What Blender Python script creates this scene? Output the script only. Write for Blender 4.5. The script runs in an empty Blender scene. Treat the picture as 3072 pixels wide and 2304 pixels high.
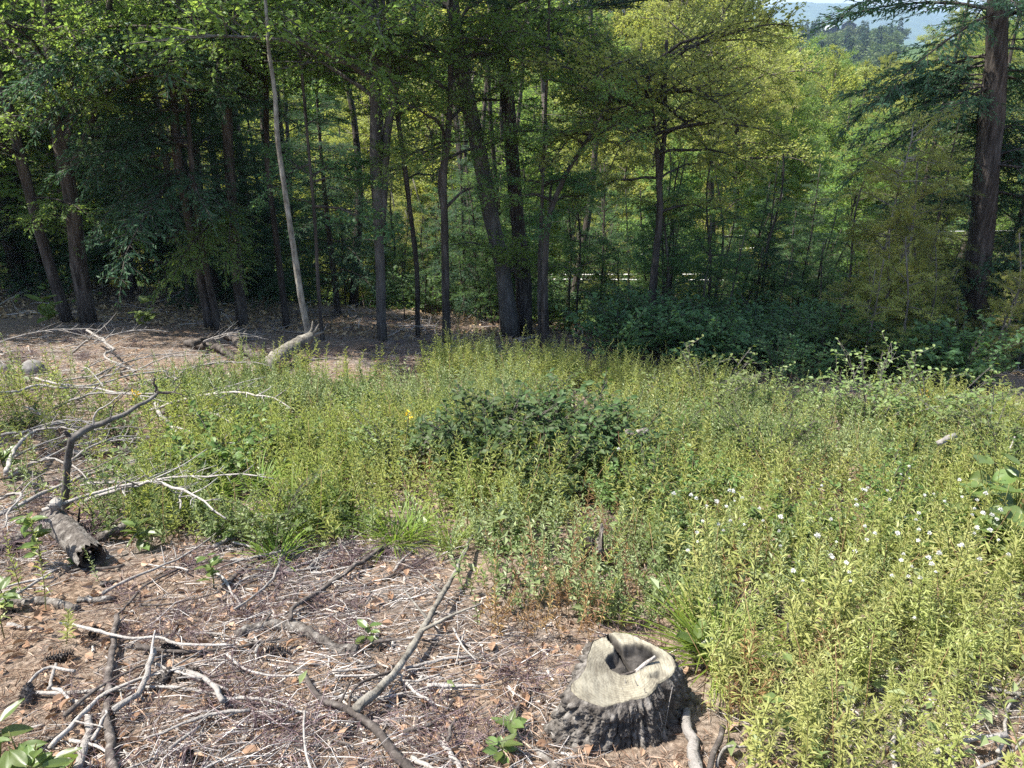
import bpy, math, random
import numpy as np
from mathutils import Vector

R = np.random.default_rng(11)
random.seed(5)
scene = bpy.context.scene
COL = scene.collection
rad = math.radians

# ------------------------------------------------------------------ camera, sky, sun, exposure
PITCH, FPX, EYE = rad(24.8), 2320.0, 1.65
cam_d = bpy.data.cameras.new('camera')
cam = bpy.data.objects.new('camera', cam_d); COL.objects.link(cam)
cam.location = (0, 0, EYE)
cam.rotation_euler = (math.pi / 2 - PITCH, 0, 0)
cam_d.sensor_width = 36.0
cam_d.lens = 36.0 * FPX / 3072.0
cam_d.clip_start, cam_d.clip_end = 0.05, 9000
scene.camera = cam

SUN_EL, SUN_AZ = rad(58), rad(-90)        # azimuth from +Y, negative = to the left
world = bpy.data.worlds.new('World'); scene.world = world; world.use_nodes = True
wn = world.node_tree.nodes; wl = world.node_tree.links
bg = wn['Background']
sky = wn.new('ShaderNodeTexSky'); sky.sky_type = 'NISHITA'; sky.sun_disc = False
sky.sun_elevation = SUN_EL; sky.sun_rotation = SUN_AZ
sky.air_density = 1.0; sky.dust_density = 1.2
wl.new(sky.outputs[0], bg.inputs[0]); bg.inputs[1].default_value = 0.12
sun_d = bpy.data.lights.new('sun', 'SUN'); sun_d.energy = 5.0; sun_d.angle = rad(0.5); sun_d.color = (1.0, 0.95, 0.86)
sun = bpy.data.objects.new('sun', sun_d); COL.objects.link(sun)
sdir = Vector((math.sin(SUN_AZ) * math.cos(SUN_EL), math.cos(SUN_AZ) * math.cos(SUN_EL), math.sin(SUN_EL)))
sun.rotation_euler = sdir.to_track_quat('Z', 'Y').to_euler()
sun.location = (-20, 10, 30)
vs = scene.view_settings
vs.view_transform = 'Standard'; vs.look = 'None'; vs.exposure = 1.45; vs.gamma = 1.0; vs.use_curve_mapping = False
scene.render.engine = 'CYCLES'
cy = scene.cycles
cy.max_bounces = 7; cy.diffuse_bounces = 3; cy.glossy_bounces = 2; cy.transmission_bounces = 4
cy.transparent_max_bounces = 4; cy.volume_bounces = 0; cy.caustics_reflective = False; cy.caustics_refractive = False
cy.use_denoising = False      # keeps leaf texture crisp; 128 samples are enough in daylight
scene.render.filter_size = 1.1

# ------------------------------------------------------------------ geometry collector
class Geo:
    def __init__(s): s.v, s.q, s.t, s.qm, s.tm, s.n = [], [], [], [], [], 0
    def add(s, v, q=None, t=None, m=0):
        v = np.asarray(v, float).reshape(-1, 3)
        if q is not None and len(q):
            q = np.asarray(q, int).reshape(-1, 4); s.q.append(q + s.n); s.qm.append(np.full(len(q), m))
        if t is not None and len(t):
            t = np.asarray(t, int).reshape(-1, 3); s.t.append(t + s.n); s.tm.append(np.full(len(t), m))
        s.v.append(v); s.n += len(v)
    def arr(s):
        V = np.concatenate(s.v) if s.v else np.zeros((0, 3))
        Q = np.concatenate(s.q) if s.q else np.zeros((0, 4), int)
        T = np.concatenate(s.t) if s.t else np.zeros((0, 3), int)
        QM = np.concatenate(s.qm) if s.q else np.zeros(0, int)
        TM = np.concatenate(s.tm) if s.t else np.zeros(0, int)
        return V, Q, T, QM, TM
    def place(s, g, M):
        """add copies of g: M is (k,3,4) or (3,4)"""
        V, Q, T, QM, TM = g.arr() if isinstance(g, Geo) else g
        M = np.asarray(M, float)
        if M.ndim == 2: M = M[None]
        k, nv = len(M), len(V)
        W = np.einsum('kij,vj->kvi', M[:, :, :3], V) + M[:, None, :, 3]
        off = (np.arange(k) * nv)[:, None, None] + s.n
        if len(Q): s.q.append((Q[None] + off).reshape(-1, 4)); s.qm.append(np.tile(QM, k))
        if len(T): s.t.append((T[None] + off).reshape(-1, 3)); s.tm.append(np.tile(TM, k))
        s.v.append(W.reshape(-1, 3)); s.n += k * nv
    def mesh(s, name, mats, smooth=True):
        V, Q, T, QM, TM = s.arr()
        me = bpy.data.meshes.new(name)
        me.vertices.add(len(V)); me.vertices.foreach_set('co', V.astype(np.float32).ravel())
        nl = len(Q) * 4 + len(T) * 3
        me.loops.add(nl); me.polygons.add(len(Q) + len(T))
        me.loops.foreach_set('vertex_index', np.concatenate([Q.ravel(), T.ravel()]).astype(np.int32))
        st = np.concatenate([np.arange(len(Q)) * 4, len(Q) * 4 + np.arange(len(T)) * 3]).astype(np.int32)
        me.polygons.foreach_set('loop_start', st)
        me.polygons.foreach_set('material_index', np.concatenate([QM, TM]).astype(np.int32))
        me.polygons.foreach_set('use_smooth', np.full(len(st), bool(smooth)))
        for m in (mats if isinstance(mats, (list, tuple)) else [mats]): me.materials.append(m)
        me.update(calc_edges=True)
        return me

def unit(a): 
    a = np.asarray(a, float); return a / np.maximum(np.linalg.norm(a, axis=-1, keepdims=True), 1e-9)

def mat34(loc, rz=0, sc=1.0, tilt=0, tdir=0):
    """scale, tilt about a horizontal axis, turn about z, move"""
    loc = np.atleast_2d(loc); k = len(loc)
    rz = np.broadcast_to(rz, k); sc = np.broadcast_to(np.asarray(sc, float).reshape(-1, 1) if np.ndim(sc) < 2 else sc, (k, 3))
    c, s_ = np.cos(rz), np.sin(rz); z = np.zeros(k); o = np.ones(k)
    Rz = np.stack([np.stack([c, -s_, z], -1), np.stack([s_, c, z], -1), np.stack([z, z, o], -1)], 1)
    t = np.broadcast_to(tilt, k); d = np.broadcast_to(tdir, k)
    ax = np.stack([-np.sin(d), np.cos(d), z], -1)
    K = np.zeros((k, 3, 3)); K[:, 0, 1] = -ax[:, 2]; K[:, 0, 2] = ax[:, 1]; K[:, 1, 0] = ax[:, 2]; K[:, 1, 2] = -ax[:, 0]; K[:, 2, 0] = -ax[:, 1]; K[:, 2, 1] = ax[:, 0]
    Rt = np.eye(3)[None] + np.sin(t)[:, None, None] * K + (1 - np.cos(t))[:, None, None] * (K @ K)
    A = (Rt @ Rz) * sc[:, None, :]
    return np.concatenate([A, loc[:, :, None]], 2)

def spline(P, n):
    P = np.asarray(P, float)
    if len(P) < 3:
        return P[0] + (P[-1] - P[0]) * np.linspace(0, 1, n)[:, None]
    d = np.r_[0, np.cumsum(np.linalg.norm(np.diff(P[:, :3], axis=0), axis=1))]
    t = np.linspace(0, d[-1], n)
    m = np.gradient(P, d, axis=0)
    i = np.clip(np.searchsorted(d, t) - 1, 0, len(P) - 2)
    h = (d[i + 1] - d[i])[:, None]; u = ((t - d[i])[:, None]) / h
    return (2*u**3 - 3*u**2 + 1)*P[i] + (u**3 - 2*u**2 + u)*h*m[i] + (-2*u**3 + 3*u**2)*P[i+1] + (u**3 - u**2)*h*m[i+1]

def tube(g, P, r, sides=8, m=0, rough=0.0, caps=True, rng=R):
    P = np.asarray(P, float); n = len(P); r = np.broadcast_to(np.asarray(r, float), n)
    T = unit(np.gradient(P, axis=0))
    ref = np.array([0, 0, 1.0]) if abs(T[0, 2]) < .9 else np.array([1.0, 0, 0])
    U = np.zeros((n, 3)); u = unit(np.cross(T[0], ref))
    for i in range(n):
        u = unit(u - T[i] * np.dot(u, T[i])); U[i] = u
    W = np.cross(T, U)
    a = np.linspace(0, 2 * np.pi, sides, endpoint=False)
    rr = r[:, None] * (1 + rough * rng.standard_normal((n, sides)))
    V = P[:, None] + rr[..., None] * (np.cos(a)[None, :, None] * U[:, None] + np.sin(a)[None, :, None] * W[:, None])
    i = np.arange(n - 1)[:, None] * sides; j = np.arange(sides)[None]; k = (j + 1) % sides
    Q = np.stack([i + j, i + k, i + sides + k, i + sides + j], -1).reshape(-1, 4)
    V = V.reshape(-1, 3)
    Tt = []
    if caps:
        V = np.concatenate([V, P[:1], P[-1:]]); b = n * sides
        jj = np.arange(sides); kk = (jj + 1) % sides
        Tt = np.concatenate([np.stack([np.full(sides, b), kk, jj], -1), np.stack([np.full(sides, b + 1), (n-1)*sides + jj, (n-1)*sides + kk], -1)])
    g.add(V, Q, Tt, m)

def twigs(g, P0, P1, r0, r1, m=0, bend=0.0, sides=3, rng=R):
    """many thin sticks at once: three rings each"""
    P0 = np.atleast_2d(P0); P1 = np.atleast_2d(P1); k = len(P0)
    D = P1 - P0; L = np.linalg.norm(D, axis=1, keepdims=True); D = D / np.maximum(L, 1e-9)
    ref = np.where(np.abs(D[:, 2:3]) < .9, np.array([[0, 0, 1.0]]), np.array([[1.0, 0, 0]]))
    U = unit(np.cross(D, ref)); W = np.cross(D, U)
    mid = (P0 + P1) / 2 + bend * L * (U * rng.standard_normal((k, 1)) + W * rng.standard_normal((k, 1)))
    r0 = np.broadcast_to(r0, k); r1 = np.broadcast_to(r1, k)
    a = np.linspace(0, 2 * np.pi, sides, endpoint=False)
    ring = np.cos(a)[None, :, None] * U[:, None] + np.sin(a)[None, :, None] * W[:, None]
    V = np.stack([P0[:, None] + r0[:, None, None] * ring, mid[:, None] + ((r0 + r1) / 2)[:, None, None] * ring, P1[:, None] + r1[:, None, None] * ring], 1)
    q = []
    for s_ in range(2):
        for j in range(sides):
            kk = (j + 1) % sides; q.append([s_*sides + j, s_*sides + kk, (s_+1)*sides + kk, (s_+1)*sides + j])
    q = np.array(q)[None] + (np.arange(k) * 3 * sides)[:, None, None]
    t = None
    if sides == 3:
        t = np.array([[0, 2, 1], [6, 7, 8]])[None] + (np.arange(k) * 9)[:, None, None]
    g.add(V.reshape(-1, 3), q.reshape(-1, 4), None if t is None else t.reshape(-1, 3), m)

def sprigs(g, P0, P1, r0, r1, m=0):
    """twigs too thin to show bends: one open prism each"""
    P0 = np.atleast_2d(P0); P1 = np.atleast_2d(P1); k = len(P0); D = unit(P1 - P0)
    ref = np.where(np.abs(D[:, 2:3]) < .9, np.array([[0, 0, 1.0]]), np.array([[1.0, 0, 0]])); U = unit(np.cross(D, ref)); W = np.cross(D, U)
    a = np.arange(3) * 2.0944; ring = np.cos(a)[None, :, None] * U[:, None] + np.sin(a)[None, :, None] * W[:, None]
    V = np.stack([P0[:, None] + r0 * ring, P1[:, None] + r1 * ring], 1)
    q = np.array([[0, 1, 4, 3], [1, 2, 5, 4], [2, 0, 3, 5]])[None] + (np.arange(k) * 6)[:, None, None]
    g.add(V.reshape(-1, 3), q.reshape(-1, 4), None, m)

def leaves(g, P, D, N, L, W, m=0, fold=.18, droop=0.0, kind='diamond'):
    P = np.atleast_2d(P); k = len(P); D = unit(np.broadcast_to(D, (k, 3)))
    N = np.broadcast_to(N, (k, 3)); S = unit(np.cross(D, N)); N = np.cross(S, D)
    L = np.broadcast_to(L, k)[:, None]; W = np.broadcast_to(W, k)[:, None]
    dr = droop * L
    if kind == 'diamond':
        V = np.stack([P, P + D*L*.45 - S*W*.5 + N*W*fold, P + D*L - N*dr, P + D*L*.45 + S*W*.5 + N*W*fold], 1)
        t = np.array([[0, 3, 2], [0, 2, 1]])[None] + (np.arange(k) * 4)[:, None, None]
        g.add(V.reshape(-1, 3), None, t.reshape(-1, 3), m)
    elif kind == 'lance':
        V = np.stack([P, P + D*L*.3 - S*W*.5 + N*W*fold, P + D*L*.3 + S*W*.5 + N*W*fold, P + D*L*.7 - S*W*.36 - N*dr*.4, P + D*L*.7 + S*W*.36 - N*dr*.4, P + D*L - N*dr], 1)
        o = (np.arange(k) * 6)[:, None, None]
        g.add(V.reshape(-1, 3), (np.array([[1, 2, 4, 3]])[None] + o).reshape(-1, 4), (np.array([[0, 2, 1], [3, 4, 5]])[None] + o).reshape(-1, 3), m)
    else:   # ovate with a midrib
        f = W * fold
        V = np.stack([P, P + D*L*.25 - S*W*.42 + N*f, P + D*L*.28, P + D*L*.25 + S*W*.42 + N*f,
                      P + D*L*.6 - S*W*.46 + N*f - N*dr*.3, P + D*L*.62 - N*dr*.3, P + D*L*.6 + S*W*.46 + N*f - N*dr*.3, P + D*L - N*dr], 1)
        o = (np.arange(k) * 8)[:, None, None]
        g.add(V.reshape(-1, 3), (np.array([[1, 2, 5, 4], [2, 3, 6, 5]])[None] + o).reshape(-1, 4),
              (np.array([[0, 2, 1], [0, 3, 2], [4, 5, 7], [5, 6, 7]])[None] + o).reshape(-1, 3), m)

def rdir(k, zlo=-1, zhi=1, rng=R):
    a = rng.uniform(0, 2*np.pi, k); z = rng.uniform(zlo, zhi, k); s_ = np.sqrt(1 - z*z)
    return np.stack([s_*np.cos(a), s_*np.sin(a), z], -1)

# smooth noise: sums of sines in random directions
_nd = np.random.default_rng(3)
_NK = _nd.standard_normal((24, 3)); _NK /= np.linalg.norm(_NK, axis=1, keepdims=True); _NP = _nd.uniform(0, 6.28, 24); _NS = _nd.uniform(.6, 1.5, 24)
def noise(P, f=1.0, o=0):
    P = np.atleast_2d(P)
    if P.shape[1] == 2: P = np.c_[P, np.zeros(len(P))]
    return sum(np.sin(P @ _NK[(i + o) % 24] * f * 6.28 * _NS[(i + o) % 24] + _NP[(i * 5 + o) % 24] + o) for i in range(7)) / 4.0

# ------------------------------------------------------------------ terrain and photo geometry
_py = np.array([-3000, -50, 0, 16, 26, 60, 90, 150, 300, 470, 540, 700, 1100, 9000.])
_pz = np.array([13, 13, 0, -4.2, -8.2, -22, -26, -27, -18, -9, -9, -34, -40, -40.])
def ground_z(x, y):
    x = np.asarray(x, float); y = np.asarray(y, float)
    w = np.clip(np.abs(y - 16) * .12, .3, 20)
    z = (np.interp(y - w, _py, _pz) + 2*np.interp(y, _py, _pz) + np.interp(y + w, _py, _pz)) / 4
    z = z - .0055 * np.clip(x, -9, 9) * np.clip(y, 0, 17)
    P = np.stack([x.ravel(), y.ravel()], -1)
    d = np.hypot(P[:, 0], P[:, 1])
    n = .05 * noise(P, .22, 2) * np.clip(d / 5, .15, 1) + .018 * noise(P, .9, 5) + (1.2 * noise(P, .012, 9)) * np.clip((d - 20) / 60, 0, 1)
    return z + n.reshape(z.shape)

CP, SP = math.cos(PITCH), math.sin(PITCH)
def ray(px, py):
    u = (px - 1536) / FPX; v = (1152 - py) / FPX
    return np.array([u, CP + v * SP, -SP + v * CP])
def at(px, py, lift=0.0):
    d = ray(px, py); t = .8
    for _ in range(4000):
        p = d * t
        if EYE + p[2] <= float(ground_z(p[0], p[1])) + lift: break
        t += .02 + t * .001
    lo, hi = t - .05 - t*.001, t
    for _ in range(14):
        mid = (lo + hi) / 2; p = d * mid
        if EYE + p[2] <= float(ground_z(p[0], p[1])) + lift: hi = mid
        else: lo = mid
    p = d * hi
    return np.array([p[0], p[1], EYE + p[2]])
def at_depth(px, py, Y):
    d = ray(px, py); p = d * (Y / d[1]); return np.array([p[0], p[1], p[2] + EYE])
def at_z(px, py, z):
    d = ray(px, py); p = d * ((z - EYE) / d[2]); return np.array([p[0], p[1], z])
def project(P):
    P = np.atleast_2d(P); q = P - np.array([0, 0, EYE])
    f = q[:, 1]*CP - q[:, 2]*SP; u = q[:, 1]*SP + q[:, 2]*CP
    return np.stack([1536 + FPX*q[:, 0]/f, 1152 - FPX*u/f, f], -1)
def inpoly(X, Y, poly):
    c = np.zeros(X.shape, bool); n = len(poly)
    for i in range(n):
        x0, y0 = poly[i]; x1, y1 = poly[(i + 1) % n]
        if y0 == y1: continue
        cond = ((y0 > Y) != (y1 > Y)) & (X < (x1 - x0) * (Y - y0) / (y1 - y0) + x0)
        c ^= cond
    return c

# ------------------------------------------------------------------ materials
def newmat(name):
    m = bpy.data.materials.new(name); m.use_nodes = True
    nt = m.node_tree; nt.nodes.clear()
    return m, nt.nodes, nt.links
def leaf_mat(name, a, b, trans=(.2, .26, .03), fac=.4, rough=.5, spec=.3, var=.25, patch=None):
    m, n, l = newmat(name)
    out = n.new('ShaderNodeOutputMaterial'); mix = n.new('ShaderNodeMixShader'); mix.inputs[0].default_value = fac
    p = n.new('ShaderNodeBsdfPrincipled'); p.inputs['Roughness'].default_value = rough; p.inputs['Specular IOR Level'].default_value = spec
    t = n.new('ShaderNodeBsdfTranslucent')
    geo = n.new('ShaderNodeNewGeometry'); oi = n.new('ShaderNodeObjectInfo')
    c = n.new('ShaderNodeMix'); c.data_type = 'RGBA'; c.inputs[6].default_value = (*a, 1); c.inputs[7].default_value = (*b, 1)
    l.new(geo.outputs['Random Per Island'], c.inputs[0])
    mr = n.new('ShaderNodeMapRange'); mr.inputs[3].default_value = 1 - var; mr.inputs[4].default_value = 1 + var
    l.new(oi.outputs['Random'], mr.inputs[0])
    hs = n.new('ShaderNodeHueSaturation'); l.new(c.outputs[2], hs.inputs['Color']); l.new(mr.outputs[0], hs.inputs['Value'])
    mh = n.new('ShaderNodeMapRange'); mh.inputs[3].default_value = .485; mh.inputs[4].default_value = .515
    l.new(oi.outputs['Random'], mh.inputs[0]); l.new(mh.outputs[0], hs.inputs['Hue'])
    src = hs.outputs[0]
    if patch:      # neighbouring plants differ: drifts of another tint
        nz = n.new('ShaderNodeTexNoise'); nz.inputs['Scale'].default_value = 1.7; nz.inputs['Detail'].default_value = 5; l.new(geo.outputs['Position'], nz.inputs['Vector'])
        pr_ = n.new('ShaderNodeMapRange'); pr_.inputs[1].default_value = .42; pr_.inputs[2].default_value = .66; l.new(nz.outputs[0], pr_.inputs[0])
        pm = n.new('ShaderNodeMix'); pm.data_type = 'RGBA'; pm.inputs[7].default_value = (*patch, 1); l.new(pr_.outputs[0], pm.inputs[0]); l.new(src, pm.inputs[6]); src = pm.outputs[2]
    l.new(src, p.inputs['Base Color'])
    c2 = n.new('ShaderNodeMix'); c2.data_type = 'RGBA'; c2.inputs[6].default_value = (*trans, 1); c2.inputs[7].default_value = (trans[0]*.6, trans[1]*.75, trans[2], 1)
    l.new(geo.outputs['Random Per Island'], c2.inputs[0]); l.new(c2.outputs[2], t.inputs[0])
    l.new(p.outputs[0], mix.inputs[1]); l.new(t.outputs[0], mix.inputs[2]); l.new(mix.outputs[0], out.inputs[0])
    return m
def rough_mat(name, cols, scale=(8, 8, 8), rough=.85, bump=.4, bscale=1.0, dist=.02, detail=6, island=0.0, spec=.2):
    """cols: list of (pos, rgb) for a ramp driven by noise in object space"""
    m, n, l = newmat(name)
    out = n.new('ShaderNodeOutputMaterial'); p = n.new('ShaderNodeBsdfPrincipled'); p.inputs['Roughness'].default_value = rough; p.inputs['Specular IOR Level'].default_value = spec
    tc = n.new('ShaderNodeTexCoord'); mp = n.new('ShaderNodeMapping'); mp.inputs['Scale'].default_value = scale
    l.new(tc.outputs['Object'], mp.inputs[0])
    nz = n.new('ShaderNodeTexNoise'); nz.inputs['Scale'].default_value = 1; nz.inputs['Detail'].default_value = detail; nz.inputs['Roughness'].default_value = .65
    l.new(mp.outputs[0], nz.inputs['Vector'])
    rp = n.new('ShaderNodeValToRGB'); e = rp.color_ramp.elements
    while len(e) < len(cols): e.new(.5)
    for k, (pos, c) in enumerate(cols): e[k].position = pos; e[k].color = (*c, 1)
    src = nz.outputs[0]
    if island:
        geo = n.new('ShaderNodeNewGeometry'); ma = n.new('ShaderNodeMath'); ma.operation = 'MULTIPLY_ADD'
        sb = n.new('ShaderNodeMath'); sb.operation = 'SUBTRACT'; sb.inputs[1].default_value = .5
        l.new(geo.outputs['Random Per Island'], sb.inputs[0]); l.new(sb.outputs[0], ma.inputs[0]); ma.inputs[1].default_value = island; l.new(nz.outputs[0], ma.inputs[2]); src = ma.outputs[0]
    l.new(src, rp.inputs[0])
    oi = n.new('ShaderNodeObjectInfo'); mr = n.new('ShaderNodeMapRange'); mr.inputs[3].default_value = .8; mr.inputs[4].default_value = 1.2
    l.new(oi.outputs['Random'], mr.inputs[0]); hs = n.new('ShaderNodeHueSaturation'); l.new(rp.outputs[0], hs.inputs['Color']); l.new(mr.outputs[0], hs.inputs['Value'])
    l.new(hs.outputs[0], p.inputs['Base Color'])
    if bump:
        n2 = n.new('ShaderNodeTexNoise'); n2.inputs['Scale'].default_value = 2.5 * bscale; n2.inputs['Detail'].default_value = 5; l.new(mp.outputs[0], n2.inputs['Vector'])
        b = n.new('ShaderNodeBump'); b.inputs['Strength'].default_value = bump; b.inputs['Distance'].default_value = dist; l.new(n2.outputs[0], b.inputs['Height']); l.new(b.outputs[0], p.inputs['Normal'])
    l.new(p.outputs[0], out.inputs[0])
    return m
def plain_mat(name, c, rough=.6, metal=0.0):
    return rough_mat(name, [(.3, tuple(x*.8 for x in c)), (.7, c)], (6, 6, 6), rough, .1)

M = {}
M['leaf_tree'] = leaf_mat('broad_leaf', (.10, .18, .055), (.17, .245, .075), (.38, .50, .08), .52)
M['leaf_sunlit'] = leaf_mat('sunlit_leaf', (.20, .235, .055), (.31, .315, .105), (.54, .54, .09), .52)  # broad leaf with sunlight put into the colour, yellower and brighter
M['leaf_shaded'] = leaf_mat('shaded_leaf', (.07, .145, .068), (.11, .19, .075), (.26, .40, .08), .48)  # broad leaf with shade put into the colour, darker and cooler
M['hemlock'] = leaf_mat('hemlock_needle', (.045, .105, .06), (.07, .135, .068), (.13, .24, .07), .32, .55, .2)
M['hemlock_lit'] = leaf_mat('hemlock_sunlit_needle', (.10, .145, .045), (.155, .19, .055), (.28, .33, .06), .38, .55, .2)  # lit copy of the hemlock needle: sun painted into its colour
M['pine'] = leaf_mat('pine_needle', (.02, .05, .025), (.04, .075, .03), (.06, .1, .02), .2)
M['weed'] = leaf_mat('goldenrod_leaf', (.22, .255, .065), (.36, .375, .14), (.46, .50, .08), .42, .45, .35, patch=(.34, .33, .12))
M['weed_dull'] = leaf_mat('dull_goldenrod_leaf', (.16, .205, .085), (.30, .325, .165), (.30, .35, .09), .38, .45, .35, patch=(.12, .17, .055))
M['weed_stem'] = leaf_mat('weed_stem', (.10, .12, .03), (.17, .16, .06), (.1, .1, .02), .1)
M['shrub'] = leaf_mat('shrub_leaf', (.06, .115, .028), (.13, .18, .05), (.24, .32, .045), .36, .48, .35)
M['bush_dark'] = leaf_mat('dark_bush_leaf', (.035, .07, .024), (.075, .115, .04), (.15, .22, .035), .3, .55, .25)
M['shrub_sunlit'] = leaf_mat('sunlit_shrub_leaf', (.11, .165, .05), (.2, .24, .09), (.3, .38, .06), .4, .48, .35)  # lighter copy of the shrub leaf, sunlight put into the colour
M['grass'] = leaf_mat('grass_blade', (.13, .21, .03), (.19, .26, .045), (.3, .42, .05), .4)
M['dry_weed'] = leaf_mat('dry_weed', (.20, .115, .06), (.36, .24, .11), (.25, .15, .05), .2)
M['big_leaf'] = leaf_mat('big_leaf', (.085, .13, .035), (.12, .165, .05), (.26, .33, .05), .35, .4, .5)
M['puff'] = leaf_mat('seed_fluff', (.72, .71, .66), (.82, .81, .78), (.6, .6, .55), .3, .9, .1)
M['yellow'] = leaf_mat('yellow_petal', (.65, .42, .03), (.75, .5, .05), (.6, .4, .03), .3)
M['dead_leaf'] = leaf_mat('dead_leaf', (.24, .15, .085), (.50, .36, .24), (.25, .15, .07), .15, .7, .2)
M['needle'] = leaf_mat('dry_needle', (.30, .205, .13), (.60, .47, .34), (.2, .1, .05), .05, .7, .2)
M['bark'] = rough_mat('brown_bark', [(.32, (.022, .019, .017)), (.5, (.07, .059, .051)), (.68, (.15, .13, .115))], (14, 14, 2.2), .9, .9, 1, .03)
M['bark_grey'] = rough_mat('grey_bark', [(.3, (.05, .045, .04)), (.55, (.12, .11, .1)), (.75, (.22, .21, .19))], (10, 10, 2.5), .9, .7, 1, .02)
M['bark_pale'] = rough_mat('pale_bark', [(.32, (.06, .052, .043)), (.46, (.17, .155, .13)), (.6, (.28, .26, .22)), (.78, (.40, .38, .33))], (16, 16, 6), .85, .9, 1.2, .012)
M['stick_pale'] = rough_mat('weathered_wood', [(.28, (.09, .08, .07)), (.46, (.25, .23, .21)), (.62, (.28, .26, .24)), (.82, (.37, .35, .33))], (26, 26, 26), .85, .9, 1.5, .008, island=.5)
M['stick_dark'] = rough_mat('dark_twig_bark', [(.3, (.03, .025, .022)), (.55, (.085, .072, .064)), (.78, (.22, .20, .18))], (30, 30, 30), .9, .8, 1.2, .008, island=.2)
M['log_bark'] = rough_mat('flaky_log_bark', [(.28, (.03, .026, .023)), (.5, (.12, .105, .092)), (.72, (.34, .32, .29))], (26, 26, 26), .95, 1.0, 1.2, .012)
M['rotten'] = rough_mat('rotten_wood', [(.3, (.02, .016, .013)), (.6, (.08, .06, .045)), (.8, (.16, .12, .09))], (20, 20, 20), .95, .9, 1.5, .01)
M['stone'] = rough_mat('grey_stone', [(.3, (.09, .085, .08)), (.6, (.22, .21, .2)), (.8, (.34, .33, .31))], (7, 7, 7), .9, .5, 2, .01)
M['chip'] = leaf_mat('wood_chip', (.28, .21, .15), (.58, .54, .48), (.1, .08, .05), .02, .8, .2)
M['twig_mix'] = rough_mat('fallen_twig_wood', [(.2, (.08, .07, .065)), (.42, (.23, .205, .195)), (.64, (.31, .285, .265)), (.88, (.44, .415, .39))], (5, 5, 5), .85, 0, island=.9)
M['purple_twig'] = rough_mat('dark_purplish_twig', [(.2, (.05, .03, .035)), (.5, (.14, .095, .10)), (.85, (.28, .22, .22))], (5, 5, 5), .85, 0, island=.6)

def ground_material():
    m, n, l = newmat('needle_duff')
    out = n.new('ShaderNodeOutputMaterial'); p = n.new('ShaderNodeBsdfPrincipled'); p.inputs['Roughness'].default_value = .95; p.inputs['Specular IOR Level'].default_value = .1
    tc = n.new('ShaderNodeTexCoord')
    def nz(s, d=8, r=.7):
        a = n.new('ShaderNodeTexNoise'); a.inputs['Scale'].default_value = s; a.inputs['Detail'].default_value = d; a.inputs['Roughness'].default_value = r; l.new(tc.outputs['Object'], a.inputs['Vector']); return a
    fine = nz(38); big = nz(1.3, 4)
    rp = n.new('ShaderNodeValToRGB'); e = rp.color_ramp.elements
    for _ in range(2): e.new(.5)
    for k, (pos, c) in enumerate([(.30, (.05, .036, .026)), (.45, (.17, .122, .086)), (.58, (.30, .225, .165)), (.75, (.48, .385, .30))]): e[k].position = pos; e[k].color = (*c, 1)
    l.new(fine.outputs[0], rp.inputs[0])
    rp2 = n.new('ShaderNodeValToRGB'); rp2.color_ramp.elements[0].position = .42; rp2.color_ramp.elements[1].position = .66
    l.new(big.outputs[0], rp2.inputs[0])
    c2 = n.new('ShaderNodeMix'); c2.data_type = 'RGBA'; c2.blend_type = 'MIX'
    hs = n.new('ShaderNodeHueSaturation'); hs.inputs['Saturation'].default_value = .55; hs.inputs['Value'].default_value = .8; l.new(rp.outputs[0], hs.inputs['Color'])
    l.new(rp2.outputs[0], c2.inputs[0]); l.new(rp.outputs[0], c2.inputs[6]); l.new(hs.outputs[0], c2.inputs[7])
    sx = n.new('ShaderNodeSeparateXYZ'); l.new(tc.outputs['Object'], sx.inputs[0]); mr = n.new('ShaderNodeMapRange'); mr.inputs[1].default_value = 45; mr.inputs[2].default_value = 75; l.new(sx.outputs[1], mr.inputs[0])
    c3 = n.new('ShaderNodeMix'); c3.data_type = 'RGBA'; c3.inputs[7].default_value = (.05, .085, .022, 1); l.new(mr.outputs[0], c3.inputs[0]); l.new(c2.outputs[2], c3.inputs[6]); l.new(c3.outputs[2], p.inputs['Base Color'])
    b = n.new('ShaderNodeBump'); b.inputs['Strength'].default_value = .9; b.inputs['Distance'].default_value = .02; l.new(nz(60, 6).outputs[0], b.inputs['Height']); l.new(b.outputs[0], p.inputs['Normal'])
    l.new(p.outputs[0], out.inputs[0]); return m
M['ground'] = ground_material()
M['far_leaf'] = leaf_mat('far_leaf', (.05, .085, .022), (.085, .115, .028), (.16, .2, .03), .3)
M['far_conifer'] = leaf_mat('far_conifer_leaf', (.02, .045, .024), (.035, .065, .03), (.05, .08, .02), .15)
M['hills'] = rough_mat('wooded_hill', [(.3, (.02, .04, .018)), (.55, (.045, .075, .025)), (.75, (.08, .11, .035))], (.03, .03, .03), 1, 1.0, 1, 8, detail=8)

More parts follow.
